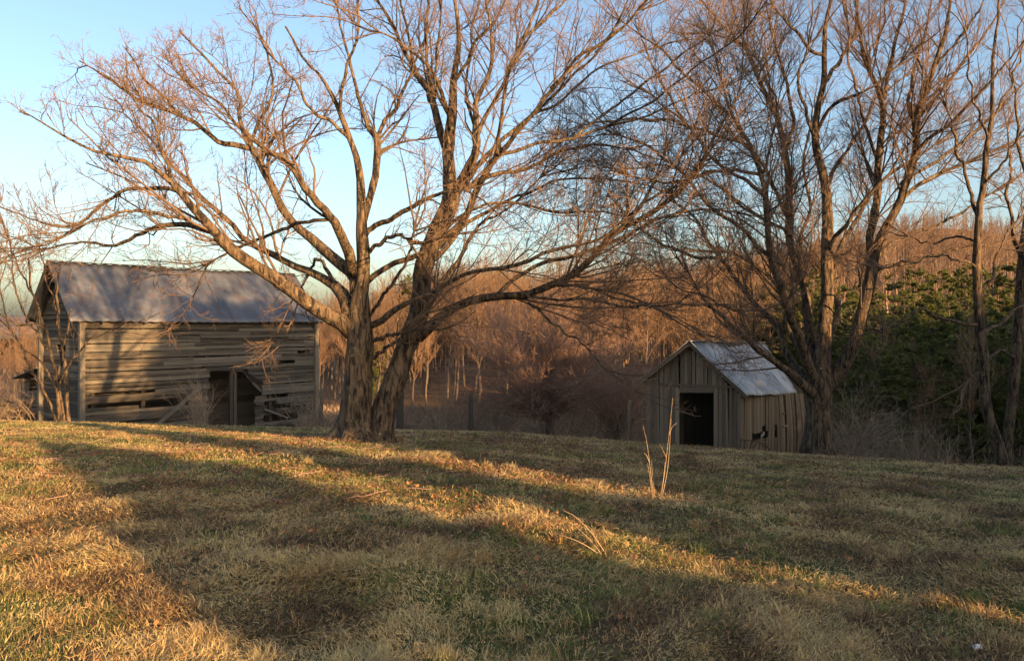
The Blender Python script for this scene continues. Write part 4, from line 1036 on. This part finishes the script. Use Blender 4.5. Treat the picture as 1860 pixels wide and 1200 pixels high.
# tall dry grass strip between the barn and the maple
n = 7000; dy = rg.uniform(36, 62, n); ux = rg.uniform(-.262, -.16, n)
z = ground(ux*dy, dy, False); az = rg.random(n)*2*PI; hh = rg.uniform(.6, 1.3, n)
P = np.zeros((n, 4, 3)); P[:, 0] = np.stack([ux*dy, dy, z], -1)
for k in range(1, 4): P[:, k] = P[:, k-1]+np.stack([np.cos(az)*.12*k, np.sin(az)*.12*k, np.ones(n)*(1-.1*k)], -1)*(hh/3)[:, None]
V, q = tubes(P, np.tile(np.array([.012, .012, .01, .006]), (n, 1)), 3)
tag(build_mesh('tall_dry_grass', V, [q], M['stalk'], attrs={'tone': np.repeat(rg.random(n), 12)}), 'tall golden dry grass just beyond the right end of the barn', 'grass', kind='stuff')

# weeping bush right of the second tree, purple tree, pale saplings
def bush(name, label, cat_, c_px, d, n, h, r, mat, spread, down, rad, seed, K=8, dens=3.2, trunk=None):
    rg = np.random.default_rng(seed)
    c = at(*c_px, d); z0 = float(ground(c[0], c[1], False)); org = np.array([c[0], c[1], z0])
    root = empty(name, org, label=label, cat=cat_)
    base = np.tile(org, (n, 1)); base[:, :2] += rg.normal(size=(n, 2))*rad
    top = trunk if trunk else 0
    base[:, 2] += top*rg.uniform(.5, 1.15, n) if top else -.05
    if trunk:
        m = MB(); m.tube(resample([org-[0, 0, .3], org+[.05, 0, trunk*.5], org+[-.05, 0, trunk]], 10), np.linspace(.12, .07, 10)*(r/.012), 9, .3)
        for k in range(7):
            a = rg.random()*2*PI; e = org+[0, 0, trunk*rg.uniform(.55, .9)]
            m.tube(resample([e, e+[math.cos(a)*.6, math.sin(a)*.6, .5], e+[math.cos(a)*1.3, math.sin(a)*1.3, 1.1]], 8), np.linspace(.05, .02, 8), 6, .3)
        m.build('trunk', M['wood_trunk'], root, True, org)
    az = rg.random(n)*2*PI; el = rg.uniform(.2, 1.4, n)*rg.choice([.6, 1, 1.1], n)
    D = np.stack([np.cos(az)*np.sin(el)*spread, np.sin(az)*np.sin(el)*spread, np.cos(el)+.15], -1)
    D /= np.linalg.norm(D, axis=1, keepdims=True)
    P = np.zeros((n, K, 3)); P[:, 0] = base; ln = h*rg.uniform(.45, 1.25, n)
    for k in range(1, K):
        D = D+rg.normal(size=(n, 3))*.13; D[:, 2] -= down
        D /= np.linalg.norm(D, axis=1, keepdims=True); P[:, k] = P[:, k-1]+D*(ln/(K-1))[:, None]
    R = r*rg.uniform(.6, 1.2, n)[:, None]*np.linspace(1, .3, K)[None]
    L2 = spawn(P, R, dens, rg, .2, (.3, .9), .42, 1., .2, .4, .6, r*.25, .01, 5, .16, -.02-down*.3)
    L3 = spawn(*L2, dens*1.4, rg, .1, (.3, .9), .5, .4, .1, .3, .7, r*.22, .008, 3, .2, 0)
    twig_obj('crown' if trunk else 'stems', [(P, R), L2, L3], mat, root, org, rg, (5, 3, 3))
    return root
bush('weeping_bush', 'pale weeping bush with arching stems just right of the shed tree', 'bush', (1548, 826), 24, 150, 2.4, .010, M['brush'], .9, .20, .25, 61)
bush('small_tree', 'round-crowned tree with dense dark purplish twigs left of the shed', 'tree', (996, 792), 31, 260, 3.9, .020, M['dark_twig'], 1.15, .03, .18, 62, trunk=1.5, dens=4.2)
bush('small_tree', 'dark purplish twiggy tree squeezed between the round-crowned tree and the shed', 'tree', (1120, 800), 34, 150, 3.2, .018, M['dark_twig'], 1.0, .04, .2, 63, trunk=1.2, dens=3.4)
for i, (px, lab, n, h) in enumerate(((800, 'pale-stemmed sapling clump beyond the big maple', 14, 2.4), (905, 'pale branching sapling at the field edge right of the tall post', 12, 2.2), (680, 'twiggy sapling clump seen between the two trunks of the maple', 14, 2.6),
                       (1660, 'scrubby pale bush below the evergreens', 30, 1.4), (1720, 'low scrub bush at the foot of the evergreens near the slender tree', 30, 1.3), (560, 'brown brush heaped at the right end of the barn front', 26, 1.3))):
    bush('sapling_clump' if h > 2 else 'scrub_bush', lab, 'sapling' if h > 2 else 'bush', (px, 790), 30 if px < 1200 else 23, n, h, .015 if h > 2 else .009, M['brush'], .5 if h > 2 else .8, .03, .15, 70+i, dens=2.6)
bush('scrub_bush', 'leafy brown vine clump beside the barn doorway', 'bush', (362, 785), 29.5, 60, 1.6, .008, M['brush'], .35, .0, .12, 79, dens=4)

# ------------------------------------------------------------------ woodland
def wood_tree_levels(rg, h, dens=1., lod=0):
    K = 12; P = np.zeros((1, K, 3)); P[0, :, 2] = np.linspace(-.5, h, K)
    P[0, :, :2] += np.cumsum(rg.normal(size=(K, 2))*.09, 0)*[1, 1]
    R = np.linspace(h*.012, .02, K)[None]
    L1 = spawn(P, R, 2.2*dens, rg, .32, (.35, .95), .34, h*.32, .6, .55, .5, .014, .05, 6, .10, .12)
    L2 = spawn(*L1, 1.9*dens, rg, .15, (.3, .9), .5, 1.8, .4, .4, .6, .011, .02, 4, .14, .08)
    L3 = spawn(*L2, 1.6*dens, rg, .15, (.3, .9), .5, .9, .25, .3, .7, .009, .012, 3, .15, .05) if not lod else None
    return (P, R), L1, L2, L3
def copy_thing(src, loc, rz, s, **k):
    r = src.copy(); COL.objects.link(r); r.location = loc; r.rotation_euler = (0, 0, rz); r.scale = (s, s, s*k.pop('sz', 1))
    for kk, v in k.items(): r[kk] = v
    for c in src.children:
        d = c.copy(); COL.objects.link(d); d.parent = r
    return r
def make_woods():
    rg = np.random.default_rng(81)
    protos = []
    def pos_list(n, dmin, dmax, umin, umax):
        out = []; tries = 0
        while len(out) < n and tries < 200000:
            tries += 1
            d = dmin+(dmax-dmin)*rg.random()**.8; u = rg.uniform(umin, umax)
            x, y = u*d, d
            if all((x-a)**2+(y-b)**2 > 4 for a, b in out): out.append((x, y))
        return out
    pos = pos_list(190, 58, 118, -.25, .33)+pos_list(22, 50, 90, -.73, -.575)
    pos.sort(key=lambda p: p[1])
    for i, (x, y) in enumerate(pos):
        h = rg.uniform(9, 13.5)*(.85 if y < 66 else 1); k = i % 7
        z = float(ground(x, y, False))
        lim = (HY-float(np.interp(x/y, SKY_X, SKY_P))+rg.uniform(-14, 8))/F*y-z
        h = max(min(h, lim), 3.5)
        lab = 'slim bare tree of the lit brown woods beyond the field'
        if i < 7:
            (P, R), L1, L2, L3 = wood_tree_levels(rg, 11., 1.5)
            root = empty('woodland_tree', (0, 0, 0))
            twig_obj('trunk', [(P, R)], M['wood_trunk'], root, np.zeros(3), rg, (8,))
            twig_obj('crown', [L1, L2, L3], M['wood_twig'], root, np.zeros(3), rg, (4, 3, 3))
            root.location = (x, y, z); root.rotation_euler = (0, 0, rg.random()*6.28); s = h/11; root.scale = (s, s, s)
            tag(root, lab, 'tree', 'slim bare trees of the lit brown woods'); protos.append(root)
        else:
            copy_thing(protos[k], (x, y, z), rg.random()*6.28, h/11*rg.uniform(.9, 1.1), sz=rg.uniform(.9, 1.12))
    for o in list(COL.objects):
        if o.name.startswith('woodland_tree') and o.location.x < -20:
            o['label'] = 'bare tree of the brown woods behind the lean-to at far left'; o['group'] = 'bare trees behind the lean-to'
    for i in range(16):
        d = rg.uniform(31, 43); px = 1545+i*23+rg.uniform(-12, 12); p = at(px, 600, d); z = float(ground(p[0], p[1], False))
        hh = rg.uniform(3.2, 7.5)
        copy_thing(protos[i % 7], (p[0], p[1], z), rg.random()*6.28, hh/11, sz=rg.uniform(1, 1.4), label='bare grey tree standing in front of the shaded pines', category='tree', group='bare trees in front of the pines')
    # far hillside: one mass of trees
    var = []
    for k in range(6):
        (P, R), L1, L2, _ = wood_tree_levels(rg, 12., .8, 1)
        m = MB()
        for (p, r), s in (((P, R*1.3), 3), ((L1[0], L1[1]*1.7), 3), ((L2[0], L2[1]*2.2), 3)):
            V, q = tubes(p, r, s); m.add(V, [q], np.repeat(rg.random(len(p))*.6+(.4 if len(p) == 1 else .2), p.shape[1]*s))
        var.append((np.concatenate(m.V), np.concatenate(m.F), np.concatenate(m.A)))
    mb = MB(); cnt = 0
    tgt = 2500
    while cnt < tgt:
        u = rg.uniform(-.8, .74)
        D = float(np.interp(u, SKY_X, RID_D))
        d = 95+(D+6-95)*rg.random()**.7
        if d < 150 and rg.random() < .35: continue
        if u < -.22 and rg.random() < .65: continue
        x, y = u*d, d; z = float(ground(x, y, False))
        V, q, a = var[rg.integers(6)]
        an = rg.random()*6.28; s = rg.uniform(.7, 1.1)*(.55 if u < -.3 else 1)*(.8 if d > 230 else 1); c_, s_ = math.cos(an)*s, math.sin(an)*s
        W = np.stack([V[:, 0]*c_-V[:, 1]*s_+x, V[:, 0]*s_+V[:, 1]*c_+y, V[:, 2]*s+z], -1)
        mb.add(W, [q], np.clip(a+rg.normal()*.15, 0, 1)); cnt += 1
    tag(mb.build('far_woods', M['far_twig']), 'bare brown woods covering the hillside beyond', 'woods', kind='stuff')
make_woods()

def evergreen_mesh(rg, h, w, n=9000, fs=.11, low=.05, shape=.8):
    """pine with layered boughs: trunk mesh arrays + needle tuft arrays"""
    K = 10; P = np.zeros((1, K, 3)); P[0, :, 2] = np.linspace(-.5, h*.97, K); P[0, :, :2] += np.cumsum(rg.normal(size=(K, 2))*.03, 0)
    R = np.linspace(h*.014, .02, K)[None]
    nb = int(h*11)
    t = low+(1-low)*np.sort(rg.random(nb)); zz = t*h
    rad = w*(1-t)**shape*rg.uniform(.65, 1.12, nb)+.15
    az = rg.random(nb)*2*PI
    Kb = 6; B = np.zeros((nb, Kb, 3))
    for k in range(Kb):
        f = k/(Kb-1)
        B[:, k, 0] = np.cos(az)*rad*f; B[:, k, 1] = np.sin(az)*rad*f; B[:, k, 2] = zz+rad*(-.10*f+.28*f*f)*1.0-.12*rad*f*(t < .5)
    RB = np.linspace(.03, .008, Kb)[None]*np.ones((nb, 1))
    # sprays off the boughs
    L2 = spawn(B, RB, 5.0, rg, .25, (.5, 1.0), .36, .8, .2, .3, .5, .005, .01, 4, .12, .08, flat=.6)
    # needle tufts
    pts = L2[0]; m_ = len(pts)
    pick = rg.integers(0, m_, n); f = rg.random(n)*2.99; i0 = f.astype(int); fr = (f-i0)[:, None]
    C = pts[pick, i0]*(1-fr)+pts[pick, i0+1]*fr; T = pts[pick, 3]-pts[pick, 0]; T /= np.linalg.norm(T, axis=1, keepdims=True)
    D = T*.6+rg.normal(size=(n, 3))*.55+[0, 0, .15]; D /= np.linalg.norm(D, axis=1, keepdims=True)
    S = np.cross(D, rg.normal(size=(n, 3))); S /= np.linalg.norm(S, axis=1, keepdims=True)
    l = fs*rg.uniform(.7, 1.5, n)[:, None]
    V = np.stack([C-S*l*.16, C+S*l*.16, C+D*l+S*l*.05, C+D*l*1.0-S*l*.05], 1).reshape(-1, 3)
    b = np.arange(n)*4
    return (P, R), (B, RB), (V, np.stack([b, b+1, b+2, b+3], -1), np.repeat(np.clip(rg.random(m_)[pick]*.5+rg.random(n)*.5, 0, 1), 4))
def make_evergreen_proto(rg, h, w, n, fs, name='pine_tree', low=.05, shape=.8):
    (P, R), (B, RB), (V, q, a) = evergreen_mesh(rg, h, w, n, fs, low, shape)
    root = empty(name)
    twig_obj('trunk', [(P, R), (B, RB)], M['wood_trunk'], root, np.zeros(3), rg, (8, 3))
    build_mesh('crown', V, [q], M['needle'], root, attrs={'tone': a}, smooth=False)
    return root
def make_evergreens():
    rg = np.random.default_rng(91)
    protos = []
    spots = []
    # (px, top py, depth)
    for px, ty, d in ((1530, 520, 52), (1575, 505, 58), (1620, 500, 62), (1665, 488, 64), (1710, 492, 60), (1755, 480, 66), (1800, 485, 62), (1845, 478, 64), (1890, 480, 60), (1600, 560, 44), (1650, 575, 41), (1695, 555, 45),
                      (1740, 570, 40), (1790, 560, 43), (1835, 575, 38), (1880, 560, 42), (1560, 600, 40), (1400, 488, 84), (1440, 492, 80), (1350, 500, 88), (1480, 490, 76), (1625, 640, 35), (1700, 650, 34), (1765, 640, 35), (1850, 640, 34), (1930, 500, 55), (1300, 490, 100), (1550, 560, 47), (1645, 530, 52), (1720, 535, 50), (1770, 525, 52), (1820, 540, 50), (1865, 520, 52), (1590, 610, 37), (1660, 610, 38), (1735, 610, 37), (1810, 610, 37), (1880, 610, 36), (1675, 500, 72), (1790, 492, 74), (1500, 500, 70)):
        spots.append((px, ty, d))
    for i, (px, ty, d) in enumerate(spots):
        p = at(px, 600, d); z = float(ground(p[0], p[1], False)); top = -(ty-HY)/F*d
        h = top-z; k = i % 4
        if i < 4:
            r = make_evergreen_proto(rg, 10, 2.9, 90000, .105, shape=.6)
            protos.append(r); s = h/10; r.scale = (max(.8, s)*1.05, max(.8, s)*1.05, s); r.location = (p[0], p[1], z)
        else:
            s = h/10; r = copy_thing(protos[k], (p[0], p[1], z), rg.random()*6.28, s); w = max(.75, s)*rg.uniform(.95, 1.2); r.scale = (w, w, s)
        if d < 50: lab, g = 'dark green pine in the shade behind the right side of the field', 'shaded pines at the right'
        elif px < 1500: lab, g = 'sunlit pine in the woods above the shed roof', 'pines above the shed'
        else: lab, g = 'tall pine with sunlit top below the ridge at the right', 'tall sunlit pines at the right'
        tag(r, lab, 'pine tree', g)
    for px, ty, d, lab in ((742, 498, 100, 'dark lone pine top rising above the woods right of the maple'), (690, 575, 75, 'yellow-green pine seen between the two trunks of the maple'), (905, 485, 120, 'pine poking out of the bare woods at the skyline')):
        p = at(px, 600, d); z = float(ground(p[0], p[1], False)); h = -(ty-HY)/F*d-z
        tag(copy_thing(protos[1], (p[0], p[1], z), 1.3, h/10*.8, sz=1.25, group=''), lab, 'pine tree')
    return protos
PINES = make_evergreens()
for o in COL.objects:
    if 'group' in o and o['group'] == '': del o['group']

# ------------------------------------------------------------------ unseen spruces added behind the camera, shaped to cast the long shadows
TE = math.tan(math.radians(SUN_EL)); ca, sa_ = math.cos(math.radians(SUN_AZ)), math.sin(math.radians(SUN_AZ))
def sun_side(s, W): return s*ca+W*sa_, s*sa_-W*ca
def shade_trees():
    rg = np.random.default_rng(101)
    pr = [make_evergreen_proto(rg, 6., 1.5, 46000, .30, 'added_shade_spruce', 0.02, .42) for _ in range(2)]
    # (s, H at W=12, half width, W)
    L = [(3.35, 2.95, 1.2, 14), (2.5, 2.0, 1.2, 14.6), (6.6, 1.35, 1.7, 15), (7.5, 1.5, 1.5, 16), (9.6, 3.6, 1.5, 13.5), (10.9, 4.6, 1.5, 14), (4.65, 1.0, .7, 14.5), (5.7, 4.8, .74, 15), (8.25, 5.3, 1.1, 15), (8.9, 5.3, 1.6, 17), (10.0, 4.9, 1.6, 15), (11.9, 8.6, 1.6, 17), (12.9, 9.3, 2.1, 15), (14.0, 9.4, 2.3, 17.5), (15.1, 9.3, 2.3, 15.5), (16.3, 9.3, 2.3, 17), (17.4, 9.0, 2.2, 15.5), (18.4, 7.6, 1.8, 16.2), (19.6, 4.0, 1.8, 17), (20.8, 3.8, 1.9, 15.5)]
    q = 22.2; k = 0
    while q < 78:
        L.append((q, min(4.8+(q-22)*.085, 5.6)+.35*math.sin(k*2.3), 2.1+(q-22)*.03, 16+(k % 2)*1.5+(q-22)*.25)); q += 1.55+(q-22)*.03; k += 1
    for i, (s, H, w, W) in enumerate(L):
        x, y = sun_side(s, W); top = H+(W-12)*TE; z = float(ground(x, y, False)); h = top-z
        if i < 2: r = pr[i]; r.location = (x, y, z); r.scale = (w/1.5, w/1.5, h/6)
        else:
            r = copy_thing(pr[i % 2], (x, y, z), rg.random()*6.28, 1); r.scale = (w/1.5, w/1.5, h/6)
        tag(r, 'unseen dense spruce added behind the camera to cast the long shadows', 'spruce', 'unseen spruces added as shadow casters')
shade_trees()

# ------------------------------------------------------------------ light
w = bpy.data.worlds.new('World'); SC.world = w; w.use_nodes = True
nt = w.node_tree; bg = nt.nodes['Background']
sky = nt.nodes.new('ShaderNodeTexSky'); sky.sky_type = 'NISHITA'; sky.sun_disc = False
sky.sun_elevation = math.radians(SUN_EL)
sx, sy = math.sin(math.radians(SUN_AZ)), -math.cos(math.radians(SUN_AZ))
sky.sun_rotation = math.atan2(sx, sy)
sky.altitude = 300; sky.air_density = 1.0; sky.dust_density = 3.2; sky.ozone_density = 1.6
nt.links.new(sky.outputs[0], bg.inputs[0]); bg.inputs[1].default_value = .105
sl = bpy.data.lights.new('sun', 'SUN'); sl.energy = 5; sl.angle = math.radians(.5); sl.color = (1, .62, .275)
so = bpy.data.objects.new('sun', sl); COL.objects.link(so)
S = Vector((sx*math.cos(math.radians(SUN_EL)), sy*math.cos(math.radians(SUN_EL)), math.sin(math.radians(SUN_EL))))
so.rotation_euler = S.to_track_quat('Z', 'Y').to_euler(); so.location = S*60

cam = bpy.data.cameras.new('camera'); co = bpy.data.objects.new('camera', cam); COL.objects.link(co)
co.location = (0, 0, 0); co.rotation_euler = (PI/2, 0, 0)
cam.sensor_width = 36; cam.lens = F/1860*36; cam.shift_y = -(600-HY)/1860; cam.clip_end = 4000; cam.clip_start = .05
SC.camera = co
SC.view_settings.view_transform = 'Standard'; SC.view_settings.look = 'None'; SC.view_settings.gamma = 1
SC.view_settings.exposure = 1.65
SC.cycles.max_bounces = 5; SC.cycles.diffuse_bounces = 3; SC.cycles.transparent_max_bounces = 4
SC.cycles.use_denoising = True
